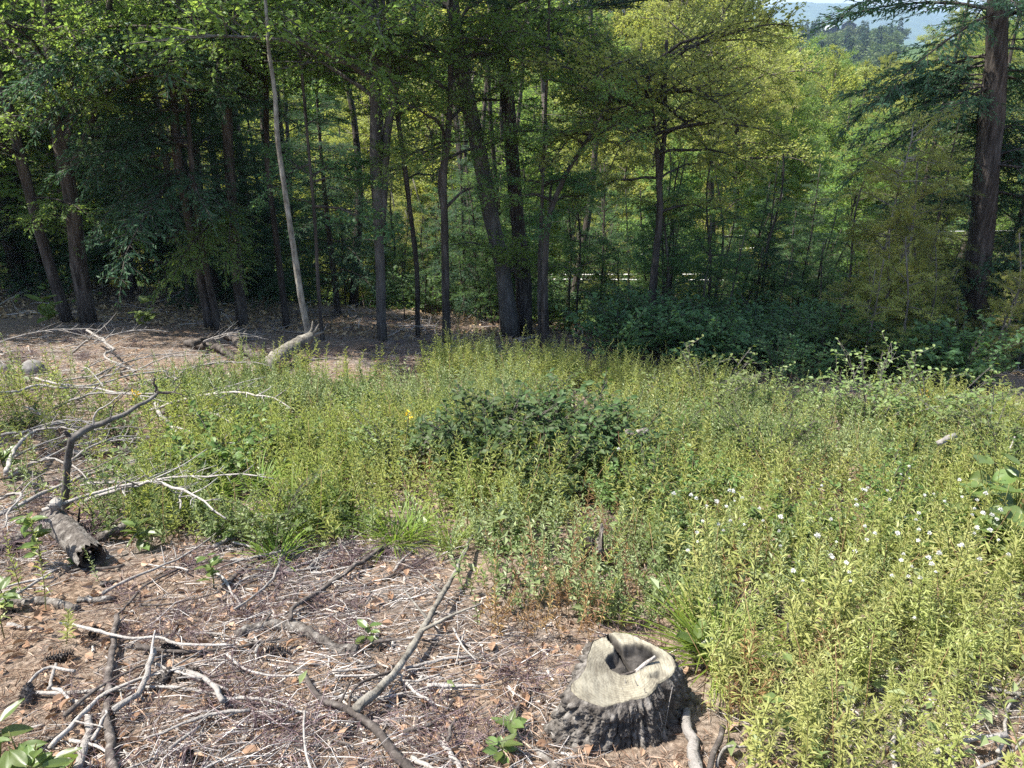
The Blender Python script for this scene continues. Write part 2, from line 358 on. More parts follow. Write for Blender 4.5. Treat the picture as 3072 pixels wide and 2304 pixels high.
# ------------------------------------------------------------------ objects
def obj(name, me, parent=None, loc=None, label=None, cat=None, group=None, kind=None):
    o = bpy.data.objects.new(name, me); COL.objects.link(o)
    if parent is not None: o.parent = parent
    if loc is not None: o.location = loc
    for k, v in (('label', label), ('category', cat), ('group', group), ('kind', kind)):
        if v: o[k] = v
    return o
def put(name, label, cat, loc, parts, group=None, rz=0.0, sc=1.0, tilt=(0, 0)):
    """a thing: Empty at its base, with one child object per (name, mesh)"""
    t = obj(name, None, None, loc, label, cat, group)
    t.rotation_euler = (tilt[0], tilt[1], rz); t.scale = (sc, sc, sc) if np.ndim(sc) == 0 else sc
    for pn, me in parts: obj(pn, me, t)
    return t
def single(name, label, cat, g, mat, origin=None, group=None, smooth=True, kind=None):
    """a thing that is one mesh, origin at its first point"""
    if origin is not None:
        V = g.arr(); 
        for k in range(len(g.v)): g.v[k] = g.v[k] - np.asarray(origin)
    return obj(name, g.mesh(name, mat, smooth), None, None if origin is None else tuple(origin), label, cat, group, kind)

# ================================================================== SETTING
def grow(a, b, step, ratio, end):
    v = list(np.arange(a, b + 1e-6, step)); s_ = step; hi = b
    while hi < end: s_ *= ratio; hi += s_; v.append(hi)
    return v
xp = grow(0, 7, .085, 1.09, 4500); xs = np.array(sorted([-v for v in xp[1:]] + xp))
yp = grow(.2, 10, .075, 1.07, 6000); yn = grow(0, 0, .3, 1.3, 60)
ys = np.array(sorted([-v for v in yn[1:]] + [0.0] + yp))
X, Y = np.meshgrid(xs, ys); Z = ground_z(X, Y)
near = np.exp(-((X / 6)**2 + ((Y - 4) / 6)**2))
PP = np.stack([X.ravel(), Y.ravel()], -1)
Z = Z + near * (.008 * noise(PP, 2.7, 4) + .005 * noise(PP, 6.1, 8)).reshape(Z.shape)
nx, ny = len(xs), len(ys)
i = np.arange(ny - 1)[:, None] * nx; j = np.arange(nx - 1)[None]
g = Geo(); g.add(np.stack([X, Y, Z], -1), np.stack([i + j, i + j + 1, i + nx + j + 1, i + nx + j], -1).reshape(-1, 4))
obj('ground', g.mesh('ground', M['ground']), kind='structure')

# distant mountain ridge
g = Geo()
for k, (D, prof) in enumerate((
        (3600, [(-3000, 20), (300, 55), (900, 62), (1080, 78), (1150, 93), (1220, 97), (1330, 86), (1450, 83), (1540, 84), (1600, 72), (1660, 52), (1900, 40), (2600, 30), (4200, 10)]),
        (4100, [(-2000, -20), (1500, 20), (1700, 45), (1790, 62), (1900, 70), (2000, 72), (2200, 60), (3000, 40), (4300, 10)]))):
    pr = np.array(prof); xx = np.linspace(pr[0, 0], pr[-1, 0], 420); top = np.interp(xx, pr[:, 0], pr[:, 1]); top = top + 3.0 * noise(np.c_[xx * .01, xx * 0], .35, 3) + 1.2 * noise(np.c_[xx * .05, xx * 0], .35, 6)
    rows = np.linspace(-1, 1, 25)
    V = np.stack([np.stack([xx, np.full_like(xx, D + 750 * r_), -45 + (top + 45) * (math.cos(r_ * math.pi / 2) ** 1.3 if abs(r_) < 1 else 0) + 4 * noise(np.c_[xx * .006, np.full_like(xx, r_ * 3)], .8, 7) * (1 - abs(r_))], -1) for r_ in rows])
    i = np.arange(24)[:, None] * 420; j = np.arange(419)[None]
    g.add(V, np.stack([i + j, i + j + 1, i + 421 + j, i + 420 + j], -1).reshape(-1, 4))
obj('mountains', g.mesh('mountains', M['hills']), kind='structure')

# air: fades the far ridge to blue
def haze(dens):
    m, n, l = newmat('haze'); out = n.new('ShaderNodeOutputMaterial'); p = n.new('ShaderNodeVolumePrincipled')
    p.inputs['Color'].default_value = (.55, .74, 1.0, 1); p.inputs['Density'].default_value = dens; p.inputs['Anisotropy'].default_value = .2
    l.new(p.outputs[0], out.inputs['Volume'])
    v = np.array([[x, y, z] for x in (-4600, 4600) for y in (-110, 6600) for z in (-70, 150)], float)
    q = [[0, 1, 3, 2], [4, 6, 7, 5], [0, 4, 5, 1], [2, 3, 7, 6], [0, 2, 6, 4], [1, 5, 7, 3]]
    g = Geo(); g.add(v, q); obj('haze', g.mesh('haze', m, False), kind='stuff')
haze(.00022)

# ================================================================== FOLIAGE TEMPLATES
def bough_broad(rng, L=2.4, leaf=.085, ntw=15, sub=True, kind='diamond'):
    """a leafy limb along +X: mats 0 bark, 1 leaf"""
    g = Geo(); s_ = np.linspace(0, 1, 7)
    ax = np.c_[s_ * L, .10 * L * np.sin(s_ * 3 + rng.uniform(0, 3)) * s_, (.22 * s_ - .34 * s_**2) * L + .03 * L * rng.standard_normal(7) * s_]
    tube(g, ax, .018 * L * (1 - .85 * s_) , 4, 0, caps=False)
    P0, P1 = [], []
    for k in range(ntw):
        t = .18 + .82 * (k + .5) / ntw; p = np.array([np.interp(t, s_, ax[:, c]) for c in range(3)])
        a = (1 if k % 2 else -1) * rng.uniform(.6, 1.15); ln = L * (.16 + .30 * (1 - t)) * rng.uniform(.7, 1.25)
        P0.append(p); P1.append(p + ln * np.array([math.cos(a), math.sin(a), rng.uniform(-.55, .65)]))
    P0.append(ax[-2]); P1.append(ax[-1] + [.1 * L, 0, -.05 * L])
    P0, P1 = np.array(P0), np.array(P1)
    if sub:
        Q0, Q1 = [], []
        for a, b in zip(P0, P1):
            for sg in (-1, 1):
                t = rng.uniform(.25, .6); d = b - a; an = sg * rng.uniform(.6, 1.0); c, s2 = math.cos(an), math.sin(an)
                dd = np.array([d[0]*c - d[1]*s2, d[0]*s2 + d[1]*c, d[2] + rng.uniform(-.35, .35) * np.linalg.norm(d)]) * rng.uniform(.4, .7); Q0.append(a + d*t); Q1.append(a + d*t + dd)
        P0 = np.r_[P0, Q0]; P1 = np.r_[P1, Q1]
    sprigs(g, P0, P1, .0035 * L, .0018 * L)
    ln = np.linalg.norm(P1 - P0, axis=1)
    cnt = np.clip((ln / (leaf * .28)).astype(int), 4, 20)
    idx = np.repeat(np.arange(len(P0)), cnt); t = np.concatenate([np.linspace(.2, 1.02, c) for c in cnt]); side = np.concatenate([np.where(np.arange(c) % 2, 1, -1) for c in cnt])
    d = unit(P1 - P0)[idx]; p = P0[idx] + (P1 - P0)[idx] * t[:, None] + rng.standard_normal((len(idx), 3)) * leaf * .5
    hor = np.c_[-d[:, 1], d[:, 0], d[:, 2] * 0]
    D = d * .55 + hor * side[:, None] * .8 + np.c_[rng.normal(0, .25, (len(idx), 2)), rng.normal(-.28, .3, len(idx))]
    N = np.c_[rng.normal(0, .75, (len(idx), 2)), np.full(len(idx), 1.0)]
    sz = leaf * rng.uniform(.65, 1.25, len(idx))
    leaves(g, p, D, N, sz, sz * .62, 1, .12, .1, kind)
    return g
def bough_hemlock(rng, L=2.0, ntw=13, fine=.11):
    g = Geo(); s_ = np.linspace(0, 1, 6)
    ax = np.c_[s_ * L, .05 * L * np.sin(s_ * 4 + rng.uniform(0, 3)) * s_, (.10 * s_ - .34 * s_**2) * L]
    tube(g, ax, .012 * L * (1 - .85 * s_), 3, 0, caps=False)
    P0, P1 = [], []
    for k in range(ntw * 2):
        t = .14 + .84 * (k // 2 + .5) / ntw; p = np.array([np.interp(t, s_, ax[:, c]) for c in range(3)])
        a = (1 if k % 2 else -1) * rng.uniform(.55, 1.25); ln = L * (.10 + .34 * (1 - t)) * rng.uniform(.45, 1.3)
        P0.append(p); P1.append(p + ln * np.array([math.cos(a), math.sin(a), rng.uniform(-.6, .25)]))
    P0.append(ax[-2]); P1.append(ax[-1] + [.08 * L, 0, -.09 * L])
    P0, P1 = np.array(P0), np.array(P1)
    sprigs(g, P0, P1, .003 * L, .0015 * L)
    ln = np.linalg.norm(P1 - P0, axis=1); cnt = np.clip((ln / (fine * .40)).astype(int) * 2, 4, 34)
    idx = np.repeat(np.arange(len(P0)), cnt); t = np.concatenate([np.repeat(np.linspace(.08, 1, c // 2), 2)[:c] if c % 2 == 0 else np.linspace(.08, 1, c) for c in cnt]); side = np.concatenate([np.where(np.arange(c) % 2, 1, -1) for c in cnt])
    d = unit(P1 - P0)[idx]; p = P0[idx] + (P1 - P0)[idx] * t[:, None]
    hor = np.c_[-d[:, 1], d[:, 0], d[:, 2] * 0]
    D = d * .8 + hor * side[:, None] * .62 + np.c_[rng.normal(0, .25, (len(idx), 2)), rng.normal(-.2, .35, len(idx))]
    N = np.c_[rng.normal(0, .6, (len(idx), 2)), np.full(len(idx), 1.0)]
    p = p + rng.normal(0, .012, p.shape)
    sz = fine * rng.uniform(.5, 1.3, len(idx)) * (1.1 - .45 * t)
    leaves(g, p, D, N, sz, sz * .30, 1, .05, .12)
    return g
def bough_pine(rng, L=2.2):
    g = Geo(); s_ = np.linspace(0, 1, 6)
    ax = np.c_[s_ * L, .06 * L * np.sin(s_ * 4) * s_, (.06 * s_ + .05 * s_**2) * L]
    tube(g, ax, .014 * L * (1 - .8 * s_), 4, 0, caps=False)
    P0, P1 = [], []
    for k in range(20):
        t = .3 + .7 * (k + .5) / 20; p = np.array([np.interp(t, s_, ax[:, c]) for c in range(3)])
        a = (1 if k % 2 else -1) * rng.uniform(.4, 1.1); ln = L * (.1 + .3 * (1 - t)) * rng.uniform(.7, 1.2)
        P0.append(p); P1.append(p + ln * np.array([math.cos(a), math.sin(a), rng.uniform(-.05, .3)]))
    P0, P1 = np.array(P0), np.array(P1); twigs(g, P0, P1, .004 * L, .002 * L, 0, .04, 3, rng)
    k = 46
    for a, b in zip(P0, P1):
        t = rng.uniform(.25, 1.0, k); d = unit(b - a)
        D = d * .7 + rdir(k, -.5, 1, rng); sz = rng.uniform(.09, .15, k)
        leaves(g, a + (b - a) * t[:, None], D, rdir(k, rng=rng), sz, .012, 1, 0, .05)
    return g
rb = np.random.default_rng(21)
BROAD = [bough_broad(rb, 2.4, .07) for _ in range(4)]
BROADS = [bough_broad(rb, 1.1, .048, 10, True) for _ in range(4)]         # small saplings' limbs
BROADF = [bough_broad(rb, 2.6, .14, 15, True) for _ in range(4)]         # farther trees: fewer, larger leaves
HEML = [bough_hemlock(rb, 2.0, 16, .10) for _ in range(3)]
PINE = [bough_pine(rb) for _ in range(2)]

def attach(g, templates, pts, yaw, pitch, sc, rng):
    """place limbs at points, each turned to yaw, raised by pitch, scaled"""
    pts = np.atleast_2d(pts); k = len(pts)
    cy_, sy_ = np.cos(yaw), np.sin(yaw); cp_, sp_ = np.cos(pitch), np.sin(pitch); z = np.zeros(k)
    Xa = np.stack([cy_*cp_, sy_*cp_, sp_], -1); Ya = np.stack([-sy_, cy_, z], -1); Za = np.cross(Xa, Ya)
    A = np.stack([Xa, Ya, Za], -1) * np.broadcast_to(sc, k)[:, None, None]
    Mx = np.concatenate([A, pts[:, :, None]], 2); which = rng.integers(0, len(templates), k)
    for w in range(len(templates)):
        if (which == w).any(): g.place(templates[w], Mx[which == w])

def split_mats(g, names, mats):
    """one mesh per material of a Geo: bark goes with the trunk, leaves are the crown"""
    V, Q, T, QM, TM = g.arr(); out = []
    for m in range(len(mats)):
        q, t = Q[QM == m], T[TM == m]; used = np.unique(np.r_[q.ravel(), t.ravel()]); mp = np.zeros(len(V), int); mp[used] = np.arange(len(used))
        h = Geo(); h.add(V[used], mp[q], mp[t]); out.append(h.mesh(names[m], mats[m], m == 0))
    return out

def broad_tree(rng, H, base=.3, spread=2.6, n=40, tmpl=BROADF, bark='bark', leaf='leaf_tree', lean=.03, r0=None, lay=1.0):
    g = Geo(); s_ = np.linspace(0, 1, 12); a = rng.uniform(0, 6.28)
    tr = np.c_[np.cos(a) * lean * H * s_**1.5 + .05*np.sin(s_*7 + a)*s_*2, np.sin(a) * lean * H * s_**1.5 + .05*np.cos(s_*5 + a)*s_*2, s_ * H - .3 * (1 - s_)]
    r0 = r0 or H * .0095
    rr = r0 * (1 - .9 * s_) + .01; rr[0] *= 1.35
    tube(g, tr, rr, 8, 0, .05, rng=rng)
    t = base + (1 - base) * (np.arange(n) + rng.uniform(0, 1, n)) / n; t = np.clip(t, base, .99)
    u = (t - base) / (1 - base)
    prof = np.sin(np.clip(u, 0, 1) * np.pi * .80 + .55) ** .8
    pts = np.stack([np.interp(t, s_, tr[:, c]) for c in range(3)], -1)
    attach(g, tmpl, pts, np.arange(n) * 2.4 + rng.uniform(-.5, .5, n), .12 + .75 * u**1.5 + rng.normal(0, .34, n), spread / 2.5 * np.clip(prof, .3, 1) * rng.uniform(.7, 1.15, n), rng)
    return split_mats(g, ('trunk', 'crown'), (M[bark], M[leaf]))
def hemlock_tree(rng, H, R_=1.9, n=60, base=.12, bark='bark', leaf='hemlock', r0=None):
    g = Geo(); s_ = np.linspace(0, 1, 12)
    tr = np.c_[.06 * np.sin(s_ * 5) * s_, .05 * np.cos(s_ * 6) * s_, s_ * H - .3 * (1 - s_)]
    r0 = r0 or H * .011; rr = r0 * (1 - .93 * s_) + .006; rr[0] *= 1.3
    tube(g, tr, rr, 8, 0, .05, rng=rng)
    t = base + (1 - base) * ((np.arange(n) + rng.uniform(0, 1, n)) / n) ** .9; t = np.clip(t, base, .995); u = (t - base) / (1 - base)
    pts = np.stack([np.interp(t, s_, tr[:, c]) for c in range(3)], -1)
    attach(g, HEML, pts, np.arange(n) * 2.4 + rng.uniform(-.6, .6, n), .05 + .3 * u + rng.normal(0, .13, n), R_ / 2.0 * np.clip((1 - u)**.75 + .06, .1, 1) * rng.uniform(.6, 1.2, n), rng)
    return split_mats(g, ('trunk', 'crown'), (M[bark], M[leaf]))
rt = np.random.default_rng(31)
TREE_H = 14.0
MID = [broad_tree(rt, TREE_H, b, sp, n, leaf=lf) for b, sp, n, lf in ((.30, 2.8, 46, 'leaf_sunlit'), (.22, 3.2, 50, 'leaf_sunlit'), (.40, 2.5, 40, 'leaf_tree'), (.28, 3.0, 48, 'leaf_tree'), (.15, 2.6, 50, 'leaf_sunlit'))]
HEMT = [hemlock_tree(rt, 7.0, 2.0, 84, .10), hemlock_tree(rt, 7.0, 1.7, 74, .16), hemlock_tree(rt, 7.0, 2.2, 88, .06)]
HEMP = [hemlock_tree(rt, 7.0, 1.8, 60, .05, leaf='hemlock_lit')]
SAPL = [broad_tree(rt, 3.2, b, sp, n, BROADS, 'bark', 'leaf_shaded', .06, .018) for b, sp, n in ((.22, 1.5, 20), (.3, 1.2, 16), (.18, 1.8, 22))]
SAPY = [broad_tree(rt, 3.2, b, sp, n, BROADS, 'bark_grey', 'leaf_sunlit', .06, .016) for b, sp, n in ((.15, 1.5, 24), (.25, 1.3, 20))]
TOPS = [broad_tree(rt, 12, .12, 3.6, 22, BROADF, 'bark', 'leaf_tree', .03, .10)]   # upper stories of the edge trees

def gz(x, y): return float(ground_z(np.array(x), np.array(y)))

# ================================================================== FOREST EDGE: named trees traced by base and lean
def hero_tree(name, label, pts, w0, w1, H, bark='bark', boughs=(), leaf='leaf_tree', top=None, depth=None, forks=(), cat='tree'):
    """pts: photo points from base up; widths in photo px at base and at the last point; continues to height H"""
    b = at(*pts[0]) if depth is None else at_depth(*pts[0], depth)
    if depth is not None: b[2] = gz(b[0], b[1])
    Yd = b[1]
    P = [b] + [at_depth(px, py, Yd) for px, py in pts[1:]]
    f = project(b)[0, 2]; r0, r1 = w0 / 2 * f / FPX, w1 / 2 * f / FPX
    P = np.array(P); n_in = len(P)
    zt = P[-1, 2]; topz = b[2] + H
    d = unit(P[-1] - P[-2]); ext = []
    if topz > zt + .5:
        for q in (.33, .66, 1.0):
            dd = unit(d * (1 - .5*q) + np.array([0, 0, .5*q])); ext.append((ext[-1] if ext else P[-1]) + dd * (topz - zt) / 3)
    A = np.array(list(P) + ext); rr = np.r_[np.linspace(r0, r1, n_in), np.linspace(r1, max(r1*.25, .015), len(ext) + 1)[1:]]
    S = spline(np.c_[A, rr], 40); S[0, 2] -= .12; S[0, 3] *= 1.2; S[1, 3] *= 1.06
    rng = np.random.default_rng(abs(hash_(label)))
    g = Geo(); tube(g, S[:, :3] - b, S[:, 3], 12, 0, .075, rng=rng)
    for fp, fw0, fw1 in forks:
        FP = np.array([at_depth(x, y, Yd + .05 * k) for k, (x, y) in enumerate(fp)]); d2 = unit(FP[-1] - FP[-2])
        if fp[-1][1] < 30: FP = np.r_[FP, [FP[-1] + d2 * 2.0, FP[-1] + d2 * 4.0]]
        SS = spline(np.c_[FP, np.linspace(fw0, fw1, len(FP)) / 2 * f / FPX], 22); tube(g, SS[:, :3] - b, SS[:, 3], 9, 0, .045, rng=rng)
    for (y0, y1, n, tm, sc, pit, yaw) in boughs:
        tt = rng.uniform(0, 1, n); yy = y0 + (y1 - y0) * tt
        zz = np.array([at_depth(1536, y_, Yd)[2] for y_ in yy])
        pp = np.stack([np.interp(zz, S[:, 2], S[:, c]) for c in range(3)], -1) - b
        ya = rng.uniform(0, 6.28, n) if yaw is None else rng.uniform(yaw[0], yaw[1], n)
        attach(g, tm, pp, ya, pit + rng.normal(0, .2, n), sc * rng.uniform(.6, 1.2, n), rng)
    mats = (M[bark], M[leaf])
    if boughs: parts = list(zip(('trunk', 'crown'), split_mats(g, ('trunk', 'crown'), mats)))
    else: parts = [('trunk', g.mesh('trunk', mats[0]))]
    t = put(name, label, cat, tuple(b), parts)
    if top is not None:
        tm, sc = top; e = S[-1, :3] - b; k = S[np.searchsorted(S[:, 2], topz - 12 * sc * .9), :3] - b if topz - 12*sc*.9 > S[0, 2] else S[20, :3] - b
        c = obj('upper_crown', TOPS[tm][1], t); c.location = tuple(k); c.scale = (sc, sc, sc); c.rotation_euler = (0, 0, rng.uniform(0, 6.28))
    return t
def hash_(s):
    h = 7
    for ch in s: h = (h * 131 + ord(ch)) % 1000003
    return h
B, BS, H_, PN = BROAD, BROADS, HEML, PINE
hero_tree('leaning_tree', 'slim brown trunk leaning left, nearest the left edge of the wood', [(203, 965), (160, 833), (118, 694), (76, 528), (42, 389), (0, 243)], 33, 24, 15, 'bark', [(500, 60, 9, B, .8, .2, None), (700, 480, 4, H_, .7, -.1, None)])
hero_tree('tall_tree', 'thick straight brown trunk at left with a bent side limb', [(264, 972), (243, 833), (229, 729), (212, 590), (187, 451), (163, 312), (149, 42)], 45, 33, 18, 'bark', [(420, -100, 16, B, 1.0, .2, None)], top=(0, 1.1),
          forks=[([(190, 455), (225, 270), (215, 150)], 20, 10), ([(215, 500), (290, 320), (310, 130), (330, 0)], 20, 12)])
hero_tree('hemlock_tree', 'brown hemlock trunk behind the dense dark boughs', [(632, 986), (590, 764), (562, 625), (535, 486), (520, 300)], 30, 22, 13, 'bark', [(560, 0, 30, H_, .95, 0, None)], 'hemlock', depth=None)
hero_tree('hemlock_tree', 'thin dark trunk close beside the brown hemlock trunk', [(656, 990), (612, 764), (576, 500), (565, 350)], 20, 13, 10, 'bark', [(500, 100, 14, H_, .8, 0, None)], 'hemlock')
hero_tree('tall_tree', 'straight brown trunk half hidden by low hemlock sprays', [(726, 979), (708, 764), (687, 486), (677, 174), (684, 0)], 32, 24, 17, 'bark', [(300, -100, 12, B, 1.0, .2, None), (720, 560, 6, H_, .9, -.1, (-2.6, -.3))])
hero_tree('slim_tree', 'slim dark trunk just left of the pale leaning pole', [(861, 986), (847, 868), (826, 694), (805, 521), (798, 200)], 20, 14, 12, 'bark', [(330, 0, 9, B, .8, .2, None)])
hero_tree('dead_pole', 'pale bare dead pole leaning left above a snapped trunk', [(937, 1062), (902, 882), (882, 750), (861, 611), (833, 417), (823, 264), (809, 174), (798, 20)], 19, 8, 8.2, 'bark_pale', cat='dead tree')
hero_tree('slim_tree', 'thin dark sapling trunk just right of the pale dead pole', [(968, 1021), (955, 860), (948, 715), (930, 500)], 12, 8, 7, 'bark', [(700, 300, 8, BS, 1.0, .1, None)], 'leaf_shaded')
hero_tree('forked_tree', 'tall grey trunk forking low with its right stem bending away', [(1146, 1021), (1139, 764), (1128, 556), (1125, 278), (1114, 0)], 26, 30, 17, 'bark_grey', [(300, -150, 18, B, 1.0, .2, None)], top=(0, 1.1),
          forks=[([(1140, 700), (1150, 580), (1159, 417), (1184, 264), (1218, 139), (1246, 0)], 26, 18), ([(1184, 264), (1150, 120), (1150, 0)], 12, 9), ([(1130, 60), (1085, -60)], 16, 12)])
hero_tree('slim_tree', 'thin crooked dark trunk right of the grey forked tree', [(1254, 1010), (1246, 760), (1232, 646), (1214, 500), (1191, 326), (1180, 200)], 14, 12, 9, 'bark', [(560, 150, 9, B, .6, .2, None)], top=None)
hero_tree('slim_tree', 'brown trunk with a broken side limb at mid height', [(1340, 1035), (1336, 833), (1333, 625), (1330, 528), (1345, 400), (1350, 312), (1352, 200)], 24, 14, 10, 'bark', [(480, 120, 12, B, .7, .25, None)], forks=[([(1333, 640), (1318, 560), (1320, 505)], 12, 8), ([(1340, 620), (1390, 575), (1425, 560)], 9, 4)])
hero_tree('leaning_tree', 'thick grey trunk leaning left in the middle of the wood', [(1535, 1014), (1503, 785), (1468, 625), (1441, 486), (1413, 347), (1385, 208), (1364, 62)], 46, 36, 17, 'bark_grey', [(360, 0, 12, B, .8, .2, None), (880, 700, 5, BS, 1.0, .1, None)])
hero_tree('pine_tree', 'thick brown pine trunk with one long level bough at the top', [(1573, 1007), (1566, 799), (1552, 660), (1538, 486), (1524, 312), (1503, 139), (1489, 42)], 46, 32, 18, 'bark', [(95, 40, 3, PN, 1.15, .05, (-.25, .25)), (80, -160, 12, PN, 1.0, .1, None)], 'pine')
hero_tree('slim_tree', 'slim brown trunk with a flared foot beside the weeds', [(1640, 1052), (1636, 980), (1635, 799), (1649, 646), (1700, 520), (1774, 400), (1857, 257)], 26, 5, 4, 'bark', [(640, 250, 14, B, .6, .2, None)], 'leaf_tree')
hero_tree('slim_tree', 'twin stemmed slender trunk just left of the flared foot', [(1622, 1040), (1618, 860), (1622, 700), (1628, 560)], 14, 9, 6, 'bark', [(640, 480, 6, BS, 1.1, .2, None)], 'leaf_shaded')
hero_tree('forked_tree', 'brown forked trunk standing alone before the dark thicket', [(1951, 1062), (1956, 900), (1968, 764), (1979, 625), (1975, 528), (1966, 400), (1940, 208)], 27, 7, 4, 'bark', [(430, 190, 24, B, .85, .3, None), (640, 420, 5, BS, 1.2, .1, None)], 'leaf_sunlit',
          forks=[([(1977, 540), (1990, 450), (1996, 208), (2000, 120)], 16, 8), ([(1966, 400), (1990, 330), (1985, 250)], 9, 6)])
hero_tree('slim_tree', 'dark slender trunk forking into three above the thicket', [(2140, 1000), (2138, 729), (2131, 486), (2128, 347), (2124, 174)], 22, 5, 3, 'bark', [(560, 160, 24, B, .8, .3, None)], 'leaf_sunlit', depth=19.5,
          forks=[([(2132, 500), (2152, 350), (2155, 200)], 11, 8), ([(2134, 480), (2176, 300), (2180, 180)], 12, 7)])
hero_tree('slim_tree', 'dark slender trunk second right of the lone forked trunk', [(2208, 1000), (2208, 764), (2212, 500), (2215, 278), (2225, 180)], 20, 5, 3, 'bark', [(520, 180, 20, B, .8, .3, None)], 'leaf_sunlit', depth=21)
hero_tree('hemlock_tree', 'very thick dark hemlock trunk standing near the right edge', [(2919, 1041), (2937, 764), (2951, 625), (2965, 417), (2986, 208), (2996, 0)], 72, 48, 19, 'bark', [(620, -60, 26, H_, 1.15, -.05, (-1.3, 1.3)), (620, 440, 4, H_, .8, -.1, (2.2, 4.0)), (330, -60, 16, H_, 1.2, 0, (1.8, 4.4)), (860, 740, 3, H_, .7, -.1, (2.6, 3.6))], 'hemlock', depth=13.0)
hero_tree('slim_tree', 'sunlit pale young tree with narrow yellow green crown', [(2612, 1130), (2625, 1000), (2638, 868), (2665, 700), (2735, 417)], 11, 3, 2, 'bark_pale', [(1010, 415, 66, BS, .62, .2, None)], 'leaf_sunlit', depth=11.0)
hero_tree('slim_tree', 'thinner sunlit stem right of the pale young tree', [(2655, 1110), (2675, 960), (2695, 820), (2720, 700)], 9, 3, 2, 'bark_pale', [(1000, 690, 34, BS, .5, .2, None)], 'leaf_sunlit', depth=11.4)

def base_at(px, depth, extra=0):
    p = at_depth(px, 900, depth); return np.array([p[0], depth, gz(p[0], depth) - .05 + extra])
HEM_SPOTS = [  # px of foot, depth, height, mesh, label
    (575, 14.6, 7.4, 0, 'big dense dark hemlock with a pointed top at left'),
    (1010, 14.5, 5.6, 1, 'dark young hemlock right of the pale dead pole'),
    (745, 15.8, 5.2, 2, 'broad low hemlock behind the straight brown trunk'),
    (60, 14.8, 4.6, 2, 'low spreading hemlock by the left edge of the wood'),
    (410, 16.6, 6.2, 1, 'dark hemlock between the thick trunk and the dense hemlock'),
    (905, 18.0, 7.6, 0, 'taller shaded hemlock behind the pale dead pole'),
    (1395, 15.6, 4.0, 1, 'small dark hemlock at the foot of the leaning grey trunk'),
    (330, 18.5, 6.8, 0, 'deep shaded hemlock right of the thick left trunk'), (180, 19.0, 5.6, 1, 'shaded hemlock glimpsed between the two left trunks'), (820, 19.5, 6.4, 2, 'shaded hemlock filling the gap left of the pale pole'),
    (2990, 14.6, 7.5, 2, 'dark hemlock crowding behind the very thick trunk'),
    (3110, 13.0, 6.8, 0, 'dark hemlock cut by the right edge of the picture'),
    (2400, 17.5, 4.4, 2, 'dark hemlock in the shaded gap left of the sunlit trees'),
    (2280, 14.2, 3.6, 0, 'low dark hemlock over the thicket of shaded leaves')]
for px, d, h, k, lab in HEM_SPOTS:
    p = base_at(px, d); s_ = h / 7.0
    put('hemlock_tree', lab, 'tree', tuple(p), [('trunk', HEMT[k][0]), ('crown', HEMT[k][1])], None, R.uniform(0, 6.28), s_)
for px, d, h, lab in ((2755, 12.4, 4.2, 'sunlit pale hemlock between the young tree and the thick trunk'), (2700, 15.5, 8.0, 'tall sunlit hemlock behind the sunlit young tree'), (2850, 17.5, 9.0, 'sunlit tall hemlock left of the thick trunk, farther back')):
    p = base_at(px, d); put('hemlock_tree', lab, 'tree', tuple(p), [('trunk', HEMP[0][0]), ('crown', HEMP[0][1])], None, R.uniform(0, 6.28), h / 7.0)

def top_limit(px):
    return np.interp(px, [-900, 1560, 1900, 2150, 2230, 2290, 2400, 2520, 2640, 2700, 2800, 4000], [-900, -600, -350, -250, 60, 130, 180, 205, 160, 20, -250, -900])

# saplings and understory along the edge
def scatter_px(n, x0, x1, d0, d1, rng):
    out = []
    for _ in range(n):
        d = rng.uniform(d0, d1); out.append(base_at(rng.uniform(x0, x1), d))
    return out
rs = np.random.default_rng(77)
for (n, x0, x1, d0, d1, lo, hi, protos, nm, lab, grp) in (
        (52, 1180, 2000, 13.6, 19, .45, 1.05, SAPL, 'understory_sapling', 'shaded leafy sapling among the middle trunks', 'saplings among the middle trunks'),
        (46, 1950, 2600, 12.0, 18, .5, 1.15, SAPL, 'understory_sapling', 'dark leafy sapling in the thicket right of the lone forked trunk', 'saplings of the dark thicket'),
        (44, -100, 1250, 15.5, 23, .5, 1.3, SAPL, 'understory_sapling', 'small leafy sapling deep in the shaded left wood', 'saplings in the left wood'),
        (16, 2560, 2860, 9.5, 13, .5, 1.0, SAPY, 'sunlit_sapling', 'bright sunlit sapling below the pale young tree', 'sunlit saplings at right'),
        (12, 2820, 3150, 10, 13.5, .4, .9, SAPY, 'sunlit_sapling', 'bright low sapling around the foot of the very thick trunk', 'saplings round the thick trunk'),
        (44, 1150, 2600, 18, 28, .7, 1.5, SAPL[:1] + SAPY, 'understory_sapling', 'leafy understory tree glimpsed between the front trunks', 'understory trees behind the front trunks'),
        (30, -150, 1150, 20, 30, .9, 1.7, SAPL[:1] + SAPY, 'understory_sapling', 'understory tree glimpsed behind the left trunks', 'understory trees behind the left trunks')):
    for p in scatter_px(n, x0, x1, d0, d1, rs):
        k = rs.integers(0, len(protos)); put(nm, lab, 'sapling', tuple(p), [('trunk', protos[k][0]), ('crown', protos[k][1])], grp, rs.uniform(0, 6.28), rs.uniform(lo, hi))

